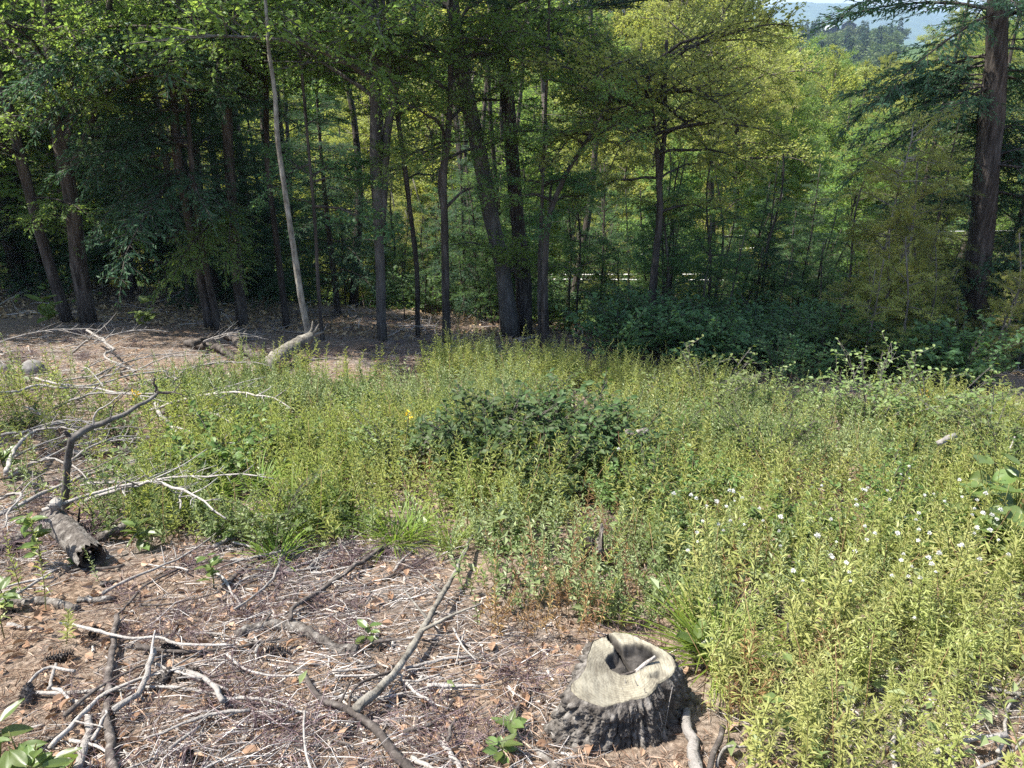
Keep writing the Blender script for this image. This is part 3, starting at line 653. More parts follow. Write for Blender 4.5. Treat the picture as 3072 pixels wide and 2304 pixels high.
# slim bare trunks inside the dark wood
BARE = []
for k in range(4):
    s_ = np.linspace(0, 1, 10); g = Geo(); tube(g, np.c_[.2*np.sin(s_*4 + k), .15*np.cos(s_*5 + k*2), s_*9 - .3], (.05 + .012*k)*(1 - .7*s_) + .008, 7, 0, .07)
    nb = 16; z = rs.uniform(1.5, 8, nb); a = rs.uniform(0, 6.28, nb); P0 = np.c_[z*0, z*0, z]; P1 = P0 + np.c_[np.cos(a), np.sin(a), rs.uniform(-.3, .3, nb)] * rs.uniform(.4, 1.3, nb)[:, None]
    twigs(g, P0, P1, .012, .004, 0, .06); BARE.append(g.mesh('trunk', M['bark']))
for p in scatter_px(44, -60, 1850, 14.5, 26, rs):
    put('bare_trunk', 'slender dark trunk with dead twigs inside the shaded wood', 'tree', tuple(p), [('trunk', BARE[rs.integers(0, 4)])], 'slender dark trunks in the wood', rs.uniform(0, 6.28), (1.2, 1.2, min(rs.uniform(.7, 1.4), max(.3, (at_depth(project(p)[0, 0], top_limit(project(p)[0, 0]) + 60, p[1])[2] - p[2]) / 9)))) 

# trees filling the wooded slope behind
for x, y, h in ((-11.5, 13.6, 12), (-14.5, 14.8, 15), (-17.5, 13.4, 14), (-20.5, 15.5, 16), (-13, 17.5, 15), (-16.5, 18.5, 16), (-24, 14, 16), (-10.2, 15.5, 9), (-12.5, 11.8, 9)):
    pr = MID[3]; put('broadleaf_tree', 'leafy edge tree of the wood running on past the left border', 'tree', (x, y, gz(x, y) - .2), [('trunk', pr[0]), ('crown', pr[1])], 'edge trees past the left border', x * 3, (1.1, 1.1, h / TREE_H))
x, y = -5.6, 5.2; put('understory_sapling', 'leafy young tree just past the left border beside the brush', 'sapling', (x, y, gz(x, y)), [('trunk', SAPL[2][0]), ('crown', SAPL[2][1])], None, 1.0, 1.25)
cnt = 0
yv = 20.0
while yv < 78:
    step = 3.4 + yv * .028; xr = yv * .78 + 4
    for xv in np.arange(-xr, xr, step):
        x, y = xv + rs.uniform(-1.5, 1.5), yv + rs.uniform(-1.6, 1.6); z = gz(x, y); px = project([x, y, z + 8])[0, 0]
        if px < -500 or px > 3600: continue
        zl = at_depth(px, top_limit(px), y)[2]
        wl = np.interp(px, [900, 1800], [0, 1])      # the canopy steps up with distance, lower on the right
        tp = (1 - wl)*np.interp(y, [18, 24, 32, 44, 60], [430, 260, 90, -120, -300]) + wl*np.interp(y, [18, 22, 30, 45, 62], [500, 390, 270, 165, 95]) + rs.normal(0, 55)
        if px < 2215 and y > 42: tp = min(tp, np.interp(y, [42, 52, 78], [120, -60, -260]) + rs.normal(0, 30))
        h = min(at_depth(px, tp, y)[2] - z, 30)
        h = min(h, zl - z)
        if h < 3: continue
        k = int(rs.integers(0, 5)); nm = 'broadleaf_tree'
        if rs.uniform() < .12 and y < 45 and h > 6: pr, s_ = HEMT[rs.integers(0, 3)], h / 7.0 * .95; nm = 'hemlock_tree'; sc = (s_ * .8, s_ * .8, s_)
        else: pr, s_ = MID[k], h / TREE_H; sc = (max(s_, .5 if h < 8 else .72), max(s_, .5 if h < 8 else .72), s_)
        side = 'left part' if px < 1100 else ('middle' if px < 1900 else 'right part')
        lab = ('leafy broadleaf tree' if nm == 'broadleaf_tree' else 'shaded hemlock') + ' filling the wooded slope behind the front trunks, ' + side
        put(nm, lab, 'tree', (x, y, z - .2), [('trunk', pr[0]), ('crown', pr[1])], ('broadleaf trees' if nm == 'broadleaf_tree' else 'hemlocks') + ' on the wooded slope, ' + side, rs.uniform(0, 6.28), sc); cnt += 1
    yv += step
print('slope trees', cnt)

# far ridge across the valley: small trees, two houses
def far_crown(rng, conifer):
    g = Geo()
    n = 260
    if conifer:
        t = rng.uniform(0, 1, n)**.8; a = rng.uniform(0, 6.28, n); r_ = (1 - t) * rng.uniform(.5, 1, n) * 2.3 + .1
        P = np.c_[np.cos(a)*r_*.6, np.sin(a)*r_*.6, 1.5 + t*11]; D = np.c_[np.cos(a), np.sin(a), -.35 + 0*t]; L = .9 + 1.4*(1 - t)
        leaves(g, P, D, np.c_[rng.normal(0, .3, (n, 2)), np.ones(n)], L, L*.55, 0, .1, .1)
        h = Geo(); tube(h, [[0, 0, -.5], [0, 0, 13]], [.2, .03], 6)
    else:
        c = rng.normal(0, 1, (7, 3)) * [1.9, 1.9, 1.6] + [0, 0, 6.5]; w = rng.integers(0, 7, n*2); P = c[w] + rdir(n*2, -.6, 1, rng) * rng.uniform(1.2, 2.2, (n*2, 1))
        L = rng.uniform(.7, 1.3, n*2); leaves(g, P, rdir(n*2, -.6, .6, rng), rdir(n*2, .2, 1, rng), L, L*.8, 0, .1, .1)
        h = Geo(); tube(h, [[0, 0, -.5], [.1, 0, 3.5], [0, .1, 7]], [.25, .18, .05], 6)
    return h.mesh('trunk', M['bark']), g.mesh('crown', M['far_conifer' if conifer else 'far_leaf'], False)
FAR = [far_crown(rs, c) for c in (False, False, False, True, True)]
nf = 0
HOUSES = [((2488, 108), 500.0, 8.4, .15), ((2545, 92), 515.0, 7.6, -.35)]
while nf < 290:
    y = 85 + 470 * rs.uniform() ** .8; px = rs.uniform(2180, 2720)
    x = at_depth(px, 80, y)[0]; z = gz(x, y); p = project([x, y, z])[0]
    if any(abs(px - hx) < 26 and y < hd + 8 and p[1] < hy + 40 for (hx, hy), hd, _, _ in HOUSES): continue
    con = rs.uniform() < (.45 if 2260 < px < 2470 else .12); k = int(rs.integers(3, 5)) if con else int(rs.integers(0, 3)); s_ = rs.uniform(.8, 1.25) * (1.15 if con else .95)
    put('far_conifer' if con else 'far_broadleaf_tree', ('dark pointed conifer' if con else 'rounded green tree') + ' on the far hillside below the blue ridge', 'tree', (x, y, z - .3), [('trunk', FAR[k][0]), ('crown', FAR[k][1])], ('conifers' if con else 'round trees') + ' on the far hillside', rs.uniform(0, 6.28), s_); nf += 1

M['house_wall'] = plain_mat('dark_blue_siding', (.045, .05, .07)); M['roof'] = plain_mat('grey_roof', (.24, .25, .27)); M['glass'] = plain_mat('window_glass', (.03, .035, .045), .15); M['pale_wall'] = plain_mat('pale_wall', (.55, .52, .46))
def box(g, x0, x1, y0, y1, z0, z1, m=0):
    v = np.array([[x, y, z] for x in (x0, x1) for y in (y0, y1) for z in (z0, z1)], float)
    g.add(v, [[0, 1, 3, 2], [4, 6, 7, 5], [0, 4, 5, 1], [2, 3, 7, 6], [0, 2, 6, 4], [1, 5, 7, 3]], None, m)
def house(label, px, py, D, w, rz):
    p = at_depth(px, py, D); x, y = p[0], p[1]; z = p[2] - 2.0
    t = put('far_house', label, 'house', (x, y, z), [], None, rz)
    w2, d2, h = w / 2, w * .6, 4.2
    g = Geo(); box(g, -w2, w2, -d2, d2, -4, h); g.add([[-w2, -d2, h], [w2, -d2, h], [0, -d2, h + 2.2], [-w2, d2, h], [w2, d2, h], [0, d2, h + 2.2]], None, [[0, 1, 2], [4, 3, 5]]); obj('wall', g.mesh('wall', M['house_wall'], False), t)
    g = Geo()
    for s_ in (-1, 1):
        a = np.array([s_*(w2 + .5), 0, h - .35]); b = np.array([0, 0, h + 2.25]); v = []
        for yy in (-d2 - .5, d2 + .5):
            for q in (a, b, b + [0, 0, .22], a + [0, 0, .22]): v.append(q + [0, yy, 0])
        g.add(v, [[0, 1, 2, 3], [7, 6, 5, 4], [0, 4, 5, 1], [1, 5, 6, 2], [2, 6, 7, 3], [3, 7, 4, 0]])
    obj('roof', g.mesh('roof', M['roof'], False), t)
    for xx in (-w2 * .5, w2 * .5):
        g = Geo(); box(g, xx - .55, xx + .55, -d2 - .06, -d2 + .02, 1.6, 3.0); wdw = obj('window', g.mesh('window', M['pale_wall'], False), t)
        g = Geo(); box(g, xx - .45, xx + .45, -d2 - .09, -d2 - .03, 1.7, 2.9); obj('pane', g.mesh('pane', M['glass'], False), wdw)
house('dark gabled house on the far hillside, the nearer and lower one', 2488, 102, 500, 8.4, .15)
house('dark roofed house up behind the gabled house on the far hill', 2545, 86, 515, 8.0, -.35)

# power lines along the road below the wood
M['wire'] = plain_mat('cable', (.7, .7, .7), .4)
for lab, Dp, pts, r_ in (('upper of the two bright level cables seen through the trunks', 20.5, [(1000, 826), (1700, 824), (2300, 824), (2900, 836), (3400, 845)], .018),
                     ('lower of the two bright level cables seen through the trunks', 20.5, [(1000, 838), (1700, 838), (2300, 842), (2900, 850), (3400, 855)], .022),
                     ('thin upper wire sloping up across the dark gap', 20, [(1700, 720), (2250, 706), (2600, 698), (3200, 690)], .009),
                     ('thin wire sloping up just below the topmost wire', 20, [(1700, 776), (2250, 744), (2600, 724), (3200, 712)], .009)):
    P = np.array([at_depth(x, y, Dp + (20, 2.5, 0, 0, 0)[k]) for k, (x, y) in enumerate(pts)]); g = Geo(); tube(g, spline(P, 40), r_, 6, 0); single('power_line', lab, 'cable', g, M['wire'], P[0])

# small shed roof glimpsed at the right
p = at_depth(2880, 968, 30); z0 = gz(p[0], 30)
t = put('shed', 'pale roofed shed glimpsed behind the very thick trunk', 'shed', (p[0], 30.0, z0), [], None, .3)
hh = max(1.2, p[2] - z0 - .2)
g = Geo(); box(g, -1.1, 1.1, -1, 1, -.6, hh); obj('wall', g.mesh('wall', M['pale_wall'], False), t)
g = Geo(); v = []
for xx in (-1.35, 1.35):
    for q in ((-1.3, hh + .02), (1.3, hh + .62), (1.3, hh + .7), (-1.3, hh + .1)): v.append([xx, q[0], q[1]])
g.add(v, [[0, 1, 2, 3], [7, 6, 5, 4], [0, 4, 5, 1], [1, 5, 6, 2], [2, 6, 7, 3], [3, 7, 4, 0]]); M['tin'] = plain_mat('pale_tin', (.62, .68, .68), .4); obj('roof', g.mesh('roof', M['tin'], False), t)

# ================================================================== CLEARING: stumps, logs, branches
def stump_main():
    crop = [(830,190),(900,178),(1050,195),(1200,250),(1350,320),(1480,390),(1560,480),(1585,545),(1540,640),(1480,690),(1375,745),(1355,800),(1250,890),(1080,918),(920,960),(780,1000),(680,970),(500,900),(410,810),(418,745),(500,690),(560,610),(590,550),(600,450),(630,360),(660,270),(740,240),(790,230)]
    px = np.array([(1600 + x / 3.687, 1850 + y / 3.687) for x, y in crop])
    b = at(1905, 2150); zt = b[2] + .19
    P = np.array([at_z(x, y, zt) for x, y in px]); c = np.array([at_z(1600 + 1000/3.687, 1850 + 600/3.687, zt)])[0]
    base = np.array([c[0], c[1], gz(c[0], c[1])])
    q = P[:, :2] - c[:2]; th = np.arctan2(q[:, 1], q[:, 0]); rr = np.hypot(q[:, 0], q[:, 1]); o = np.argsort(th); th, rr = th[o], rr[o]
    nt = 260; T = np.linspace(-np.pi, np.pi, nt, endpoint=False)
    rt_ = np.interp(T, np.r_[th - 2*np.pi, th, th + 2*np.pi], np.r_[rr, rr, rr])
    h = zt - base[2]
    # bark side: flaring rings with cellular plates
    nz_ = 46; s_ = np.linspace(0, 1, nz_)
    flare = .22 + .34 * np.exp(-((np.angle(np.exp(1j*(T - 2.9))))/.75)**2) + .30 * np.exp(-((np.angle(np.exp(1j*(T + 1.0))))/.35)**2) + .16 * np.exp(-((np.angle(np.exp(1j*(T + 2.1))))/.5)**2) + .25*np.exp(-((np.angle(np.exp(1j*(T - .2))))/.3)**2)
    side_h = []
    rr2 = rt_[None] * (1 + flare[None] * (s_[:, None]**1.6) * 1.15 + .05 * (1 - (1 - s_[:, None])**3))
    gx = c[0] + rr2[-1] * np.cos(T); gy = c[1] + rr2[-1] * np.sin(T); zb = ground_z(gx, gy) - .05
    zz = zt + (zb - zt)[None] * s_[:, None]
    arc = T[None] * .26 + 0*zz
    fp = R.uniform([-.26*np.pi, base[2] - .35], [.26*np.pi, zt + .05], (620, 2)); fp[:, 0] *= 1
    A = np.stack([arc, zz * .55 + base[2]*.45], -1).reshape(-1, 2); fp[:, 1] = fp[:, 1] * .55 + base[2]*.45
    d1 = np.full(len(A), 9.); d2 = np.full(len(A), 9.)
    for f in fp:
        d = np.hypot(A[:, 0] - f[0], A[:, 1] - f[1]); m_ = d < d1; d2 = np.where(m_, d1, np.minimum(d2, d)); d1 = np.where(m_, d, d1)
    plate = np.clip((d2 - d1) / .012, 0, 1).reshape(zz.shape)
    groove = .5 + .5*np.sin(T*34 + 2.2*np.sin(T*9))[None]
    lumpy = np.exp(-((np.angle(np.exp(1j*(T - 3.0))))/1.5)**2)[None]
    disp = (.03 * plate * (.4 + .6*lumpy) + .016 * groove * (1 - lumpy)) * np.clip(s_ * 9, 0, 1)[:, None] + .004 * R.standard_normal(zz.shape)*np.clip(s_*6, 0, 1)[:, None]
    rr3 = rr2 + disp
    V = np.stack([rr3*np.cos(T)[None], rr3*np.sin(T)[None], zz - base[2]], -1) + np.array([c[0] - base[0], c[1] - base[1], 0])
    i = np.arange(nz_ - 1)[:, None]*nt; j = np.arange(nt)[None]; k = (j + 1) % nt
    g = Geo(); g.add(V, np.stack([i + j, i + nt + j, i + nt + k, i + k], -1).reshape(-1, 4))
    t = put('tree_stump', 'wide sawn pine stump with a notched hollow in its pale top', 'stump', tuple(base), [('bark', g.mesh('bark', M['stump_bark']))])
    # cut face: polar grid, hollow and crack pressed in
    nr = 70; u = np.linspace(0, 1, nr)[1:]
    fx, fy = rt_[None]*np.cos(T)[None]*u[:, None], rt_[None]*np.sin(T)[None]*u[:, None]
    F = np.stack([fx, fy, 0*fx], -1).reshape(-1, 3)
    def loc(cx, cy_): p = at_z(1600 + cx/3.687, 1850 + cy_/3.687, zt); return p[:2] - c[:2]
    def seg(a, b_, w):
        a, b_ = loc(*a), loc(*b_); d = b_ - a; tt = np.clip(((F[:, :2] - a) @ d) / (d @ d), 0, 1); return np.hypot(*(F[:, :2] - a - tt[:, None]*d).T) / w
    wob = 1 + .25*noise(np.c_[F[:, :2]*9, 0*F[:, 0]], .5, 3) + .16*noise(np.c_[F[:, :2]*30, 0*F[:, 0]], .6, 6)
    def ell(cx, cy_, ex, ey, w):
        a = loc(cx, cy_); e1 = loc(cx + ex[0], cy_ + ex[1]) - a; e2 = loc(cx + ey[0], cy_ + ey[1]) - a
        Mx = np.linalg.inv(np.c_[e1, e2]); q_ = (F[:, :2] - a) @ Mx.T; return np.hypot(q_[:, 0], q_[:, 1]) * wob
    def polyd(pts):
        Q = np.array([loc(*p) for p in pts]); d = np.full(len(F), 9.0); X_, Y_ = F[:, 0], F[:, 1]; ins = inpoly(X_, Y_, Q)
        for k in range(len(Q)):
            a, b_ = Q[k - 1], Q[k]; v = b_ - a; tt = np.clip(((F[:, :2] - a) @ v)/(v @ v), 0, 1); d = np.minimum(d, np.hypot(*(F[:, :2] - a - tt[:, None]*v).T))
        return np.where(ins, d, -d)
    fz = .006*noise(np.c_[F[:, :2]*16, 0*F[:, 0]], .6, 6) + .003*noise(np.c_[F[:, :2]*50, 0*F[:, 0]], .6, 2)
    hol = polyd([(905, 330), (1010, 325), (1130, 315), (1260, 350), (1360, 410), (1370, 450), (1260, 520), (1190, 600), (1090, 640), (960, 630), (850, 590), (800, 530), (790, 480), (850, 430), (900, 400)]) + fz
    pit = polyd([(1280, 640), (1400, 620), (1460, 660), (1390, 700), (1290, 690)]) + fz
    slit = polyd([(825, 195), (870, 215), (965, 300), (1060, 420), (1180, 560), (1160, 600), (1060, 520), (960, 400), (880, 320), (820, 240)]) + fz*.5
    sm = lambda x_, a, b_: np.clip((x_ - a)/(b_ - a), 0, 1)
    dep = np.maximum(.042*sm(hol, -.002, .016)*(1 + .35*noise(np.c_[F[:, :2]*22, 0*F[:, 0]], .8, 12)), .02*sm(pit, 0, .02)); dep = np.maximum(dep, .085*sm(slit, -.001, .010))
    F[:, 2] = -dep + .004*noise(np.c_[F[:, :2]*9, 0*F[:, 0]], .6, 9) + .0012*noise(np.c_[F[:, :2]*40, 0*F[:, 0]], .6, 2) + .0008*R.standard_normal(len(F))
    edge = np.repeat(u, nt) > .985; F[edge, 2] -= .006
    F0 = np.array([[0, 0, F[:nt, 2].mean()]]); F = np.r_[F0, F] + np.array([c[0] - base[0], c[1] - base[1], h + .004])
    i = np.arange(nr - 2)[:, None]*nt + 1; q4 = np.stack([i + j, i + nt + j, i + nt + k, i + k], -1).reshape(-1, 4); jj = np.arange(nt); t3 = np.stack([np.zeros(nt, int), 1 + jj, 1 + (jj + 1) % nt], -1)
    g = Geo(); g.add(F, q4, t3); me = g.mesh('cut_face', M['cut_face']); at_ = me.attributes.new('rot', 'FLOAT', 'POINT')
    rot = np.maximum(sm(hol, -.012, .004), sm(slit, -.006, .002)); rot = np.maximum(rot, .6*sm(pit, -.01, .01)); rot = np.maximum(rot, .75*np.clip(noise(np.c_[F[1:, :2]*5, 0*F[1:, 0]], .6, 8) - .1, 0, 1)); at_.data.foreach_set('value', np.r_[rot[:nt].mean(), rot].astype(np.float32))
    obj('cut_face', me, t)
    # dark splinter lying in the hollow
    a, b_ = at_z(1600 + 1110/3.687, 1850 + 640/3.687, zt - .02), at_z(1600 + 1350/3.687, 1850 + 440/3.687, zt + .03)
    g = Geo(); S = spline(np.array([a, (a + b_)/2 + [0, 0, .006], b_]), 8); tube(g, S, np.linspace(.009, .005, 8), 6, 0, .1); single('wood_splinter', 'grey splinter of wood lying in the hollow of the sawn stump', 'stick', g, M['stick_pale'], a)
    g = Geo(); S = spline(np.array([at_z(1600 + 970/3.687, 1850 + 650/3.687, zt), (a*.6 + b_*.4) + [0, 0, -.01]]), 6); tube(g, S, .004, 5, 0, .1); single('wood_splinter', 'thin short splinter at the front of the stump hollow', 'stick', g, M['stick_dark'], S[0])
    return c, zt, rt_, T
def cut_mat():
    m, n, l = newmat('sawn_wood'); out = n.new('ShaderNodeOutputMaterial'); p = n.new('ShaderNodeBsdfPrincipled'); p.inputs['Roughness'].default_value = .85; p.inputs['Specular IOR Level'].default_value = .2
    tc = n.new('ShaderNodeTexCoord'); wv = n.new('ShaderNodeTexWave'); wv.wave_type = 'RINGS'; wv.rings_direction = 'Z'; wv.inputs['Scale'].default_value = 34; wv.inputs['Distortion'].default_value = 2.2; wv.inputs['Detail'].default_value = 3; wv.inputs['Detail Scale'].default_value = 1.2
    l.new(tc.outputs['Object'], wv.inputs[0])
    nz = n.new('ShaderNodeTexNoise'); nz.inputs['Scale'].default_value = 14; nz.inputs['Detail'].default_value = 8; nz.inputs['Roughness'].default_value = .7; l.new(tc.outputs['Object'], nz.inputs['Vector'])
    rp = n.new('ShaderNodeValToRGB'); e = rp.color_ramp.elements; e.new(.5); e.new(.5)
    for k, (pos, c) in enumerate([(.32, (.07, .06, .048)), (.44, (.17, .152, .115)), (.55, (.27, .25, .19)), (.70, (.36, .34, .265))]): e[k].position = pos; e[k].color = (*c, 1)
    mx = n.new('ShaderNodeMix'); mx.inputs[0].default_value = .07; l.new(nz.outputs[0], mx.inputs[2]); l.new(wv.outputs['Fac'], mx.inputs[3]); l.new(mx.outputs[0], rp.inputs[0])
    mk = n.new('ShaderNodeMapping'); mk.inputs['Scale'].default_value = (90, 14, 20); mk.inputs['Rotation'].default_value = (0, 0, .5); l.new(tc.outputs['Object'], mk.inputs[0])
    kz = n.new('ShaderNodeTexNoise'); kz.inputs['Scale'].default_value = 1; kz.inputs['Detail'].default_value = 6; kz.inputs['Roughness'].default_value = .7; l.new(mk.outputs[0], kz.inputs['Vector'])
    mk2 = n.new('ShaderNodeMix'); mk2.inputs[0].default_value = .38; l.new(mx.outputs[0], mk2.inputs[2]); l.new(kz.outputs[0], mk2.inputs[3]); mx = mk2; l.new(mx.outputs[0], rp.inputs[0])
    a = n.new('ShaderNodeAttribute'); a.attribute_name = 'rot'
    rr = n.new('ShaderNodeValToRGB'); rr.color_ramp.elements[0].color = (.010, .009, .008, 1); rr.color_ramp.elements[1].color = (.085, .077, .07, 1); rr.color_ramp.elements[0].position = .35; rr.color_ramp.elements[1].position = .65; l.new(nz.outputs[0], rr.inputs[0])
    c = n.new('ShaderNodeMix'); c.data_type = 'RGBA'; l.new(a.outputs['Fac'], c.inputs[0]); l.new(rp.outputs[0], c.inputs[6]); l.new(rr.outputs[0], c.inputs[7]); l.new(c.outputs[2], p.inputs['Base Color'])
    b = n.new('ShaderNodeBump'); b.inputs['Strength'].default_value = .5; b.inputs['Distance'].default_value = .004; l.new(mx.outputs[0], b.inputs['Height']); l.new(b.outputs[0], p.inputs['Normal'])
    l.new(p.outputs[0], out.inputs[0]); return m
M['cut_face'] = cut_mat()
M['stump_bark'] = rough_mat('furrowed_bark', [(.3, (.035, .03, .026)), (.5, (.11, .098, .086)), (.72, (.28, .26, .235))], (34, 34, 20), .95, .9, 1.3, .008)
SC, SZ, SR, ST = stump_main()

def branch(label, pts, w0, w1, mat='stick_pale', lift=.01, name='fallen_branch', cat='branch', forks=(), lifts=None, n=None, rough=.10, group=None, sides=9, wig=.45):
    """a fallen branch lying along photo points (width in photo px)"""
    rng = np.random.default_rng(abs(hash_(label)))
    P = []
    for k, (x, y) in enumerate(pts):
        q = at(x, y); f = project(q)[0, 2]; r_ = (w0 + (w1 - w0)*k/max(1, len(pts) - 1))/2*f/FPX
        l_ = lift if lifts is None else lifts[k]
        q = at(x, y, l_ + r_*.7); P.append([*q, r_])
    P = np.array(P); L = np.linalg.norm(np.diff(P[:, :3], axis=0), axis=1).sum(); n = n or int(np.clip(L/.03, 8, 60))
    S = spline(P, n); w = np.cumsum(rng.standard_normal((n, 3)), 0); w -= np.linspace(0, 1, n)[:, None]*w[-1]; S[:, :3] += w*S[:, 3].mean()*wig*np.sqrt(8/n)
    kn = 1 + .22*(rng.uniform(0, 1, n) > .88); g = Geo(); tube(g, S[:, :3], np.maximum(S[:, 3], .0018)*kn, sides, 0, rough, rng=rng)
    for (t, dx, dy, dz, ln, rr) in forks:
        k = int(t*(n - 1)); a = S[k, :3]; d = np.array([dx, dy, dz])
        FP = spline(np.array([a, a + d*ln*.5 + rng.normal(0, .02, 3)*ln, a + d*ln]), 8); tube(g, FP, np.linspace(rr, rr*.4, 8), 6, 0, rough, rng=rng)
    return single(name, label, cat, g, M[mat], S[0, :3], group)
def c5(l_): return [(x/2.16, 1604 + y/2.16) for x, y in l_]
def c6(l_): return [(1024 + x/2.16, 1604 + y/2.16) for x, y in l_]
def c4(l_): return [(x/2.16, 1000 + y/2.16) for x, y in l_]
branch('long straight dark barked branch pointing down to the bottom edge', c5([(750,520),(738,650),(712,800),(700,960),(712,1150),(735,1400),(765,1620)]), 15, 29, 'stick_dark', .03, forks=[(.6, .5, .1, .3, .10, .004)])
branch('thin arching dark twig above the straight dark branch', c5([(755,530),(850,430),(930,330),(1130,230),(1230,190),(1480,170),(1700,215),(1850,222),(2020,180)]), 7, 8, 'stick_dark', .02)
branch('flaky grey log cut by the left edge', c5([(-120,380),(80,410),(300,440),(505,482)]), 32, 26, 'log_bark', 0, 'fallen_log', 'log', rough=.1)
branch('short flaky grey log butted against the left log', c5([(495,432),(620,425),(745,418)]), 20, 14, 'log_bark', 0, 'fallen_log', 'log', rough=.1)
branch('smooth split slab of grey wood by the left edge', c5([(60,575),(160,590),(275,612)]), 15, 9, 'stick_pale', .01)
branch('pale curved branch with a short fork, beside the straight dark branch', c5([(1000,740),(970,860),(930,970),(880,1045),(800,1095),(735,1135)]), 16, 16, 'stick_pale', .05, forks=[(.22, -.25, .9, .15, .13, .007)])
branch('long pale wavy branch crossing over the straight dark branch', c5([(390,572),(560,610),(740,650),(860,668),(1030,658),(1150,702),(1260,712),(1510,716)]), 9, 7, 'stick_pale', .06)
branch('long slender grey branch running down left below the dark branch', c5([(330,1375),(480,1222),(600,1100),(700,1020),(800,972),(950,920),(1200,862)]), 15, 5, 'stick_pale', .04)
branch('short dark stick under the slender grey branch', c5([(250,1370),(400,1280),(500,1170)]), 10, 7, 'stick_dark', .01)
branch('broad split pale board at the bottom edge', c5([(490,1600),(540,1420),(575,1300),(570,1190)]), 26, 22, 'stick_pale', .02, rough=.14)
branch('narrow pale split board beside the broad one', c5([(600,1330),(650,1230),(690,1140)]), 12, 8, 'stick_pale', .03, rough=.12)
branch('thin stick lying across the straight dark branch', c5([(490,1205),(590,1230),(670,1248)]), 6, 4, 'stick_pale', .05)
branch('thick arched log with flaking grey bark', c5([(1530,655),(1620,612),(1800,582),(1950,604),(2080,655),(2200,706),(2320,748)]), 30, 34, 'log_bark', 0, 'fallen_log', 'log', rough=.1, forks=[(.25, .4, .5, .5, .08, .008)])
branch('dark knobbly branch rising up right past the arched log', [(875,1860),(885,1826),(925,1798),(980,1755),(1035,1725),(1075,1692),(1120,1660),(1158,1638)], 14, 13, 'stick_dark', .04, forks=[(.12, -.1, -.5, .2, .12, .006), (.5, .6, .2, .4, .10, .005)])
branch('dark curving branch sweeping to the bottom edge in the middle', c5([(1870,840),(1980,900),(2030,1010),(2110,1075),(2250,1135)]) + c6([(150,1200),(260,1290),(320,1380),(400,1470),(520,1600)]), 12, 32, 'stick_dark', .03, forks=[(.42, .3, .5, .5, .12, .006)])
branch('long branch leaning up the slope, bleached toward its tip', c6([(100,1130),(200,1060),(300,970),(365,890),(440,790),(560,610),(680,400),(760,250),(815,110),(850,5)]), 28, 8, 'bark_pale', .06, forks=[(.4, -.5, .5, .3, .22, .007), (.55, -.6, .4, .3, .2, .006), (.35, .8, .2, .3, .3, .008)])
branch('dark looped twig curving out of the leaning branch', c6([(62,1110),(55,1040),(105,970),(230,912),(385,866)]), 9, 8, 'stick_dark', .05)
branch('brown curved stick right of the dark curving branch', c6([(400,1282),(600,1212),(680,1130),(755,1045)]), 11, 8, 'stick_dark', .02)
for k, (lab, l_, a, b_) in enumerate((('topmost pale stick of the bundle of level sticks', [(400,872),(560,840),(700,802),(835,788)], 9, 8), ('second pale stick of the level bundle', [(380,942),(500,935),(640,905)], 7, 6), ('pale stick at the bottom of the level bundle', [(560,980),(720,985),(905,985)], 12, 8),
        ('pale stick running left out of the level bundle', [(-60,880),(60,868),(225,846)], 8, 7), ('lower pale stick running left under the bundle', [(-40,912),(120,905),(390,908)], 8, 6), ('crossing pale stick slanting over the bundle', [(725,610),(790,720),(870,810)], 7, 5), ('pale stick slanting below the bundle', [(420,960),(520,1040),(600,1090)], 9, 7),
        ('slim stick standing across the bundle', [(800,620),(765,740),(740,840)], 5, 4), ('pale stick lying far right below the bundle', [(640,1020),(690,960),(780,930)], 8, 6))):
    branch(lab, c6(l_), a, b_, 'stick_pale', .03 + .01*(k % 3))
branch('pale splintered stick at the bottom edge by the dark curving branch', c6([(640,1345),(700,1425),(790,1560)]), 14, 18, 'stick_pale', .02, rough=.14)
branch('second splintered piece at the bottom edge', c6([(470,1440),(560,1490),(700,1560)]), 18, 14, 'stick_pale', .01, rough=.14)
branch('dark broken stick lying at the bottom beside the green seedlings', c6([(1050,1220),(1150,1330),(1260,1420),(1420,1540)]), 13, 24, 'log_bark', .01)
branch('short dark peg sticking out of the needles', c6([(695,1330),(720,1250),(740,1200)]), 11, 10, 'stick_dark', .05)
branch('pale bent stick lying above the left log', c5([(100,388),(230,312),(362,228)]), 9, 7, 'stick_pale', .03)
branch('pale stick low at the left edge', c5([(-40,1300),(120,1270),(290,1232)]), 11, 8, 'stick_pale', .01)
branch('crooked stick leaning left of the straight dark branch', c5([(175,970),(260,885),(300,860),(390,866),(485,884)]), 8, 9, 'stick_pale', .03)
branch('short straight pale stick beside the crooked one', c5([(318,992),(338,910),(362,838)]), 10, 9, 'stick_pale', .03)
branch('bent pale stick low at left', c5([(300,1000),(400,1025),(440,1070),(540,1095)]), 9, 11, 'stick_pale', .02)
branch('small dark chunk of wood on the bare needles', c5([(665,325),(710,315),(760,300)]), 16, 12, 'log_bark', 0)
branch('dark pointed stick above the bare needle patch', c4([(1385,1385),(1480,1345),(1600,1312),(1760,1294)]), 14, 7, 'stick_pale', .02)
branch('slender stick below the dark pointed one', c4([(1500,1355),(1600,1380),(1720,1402)]), 6, 5, 'stick_pale', .02)
branch('pale branch near the front of the litter by the purplish twigs', c5([(1100,1390),(1180,1320),(1300,1240)]), 10, 7, 'stick_pale', .03)
branch('dark stick bundle top at the right of the litter', c5([(1830,1215),(1950,1205),(2130,1232)]), 9, 7, 'stick_dark', .02)
branch('long pale stick from the arched log to the right', c5([(1460,770),(1560,850),(1700,895),(1860,920),(1990,905)]), 8, 6, 'stick_pale', .04)
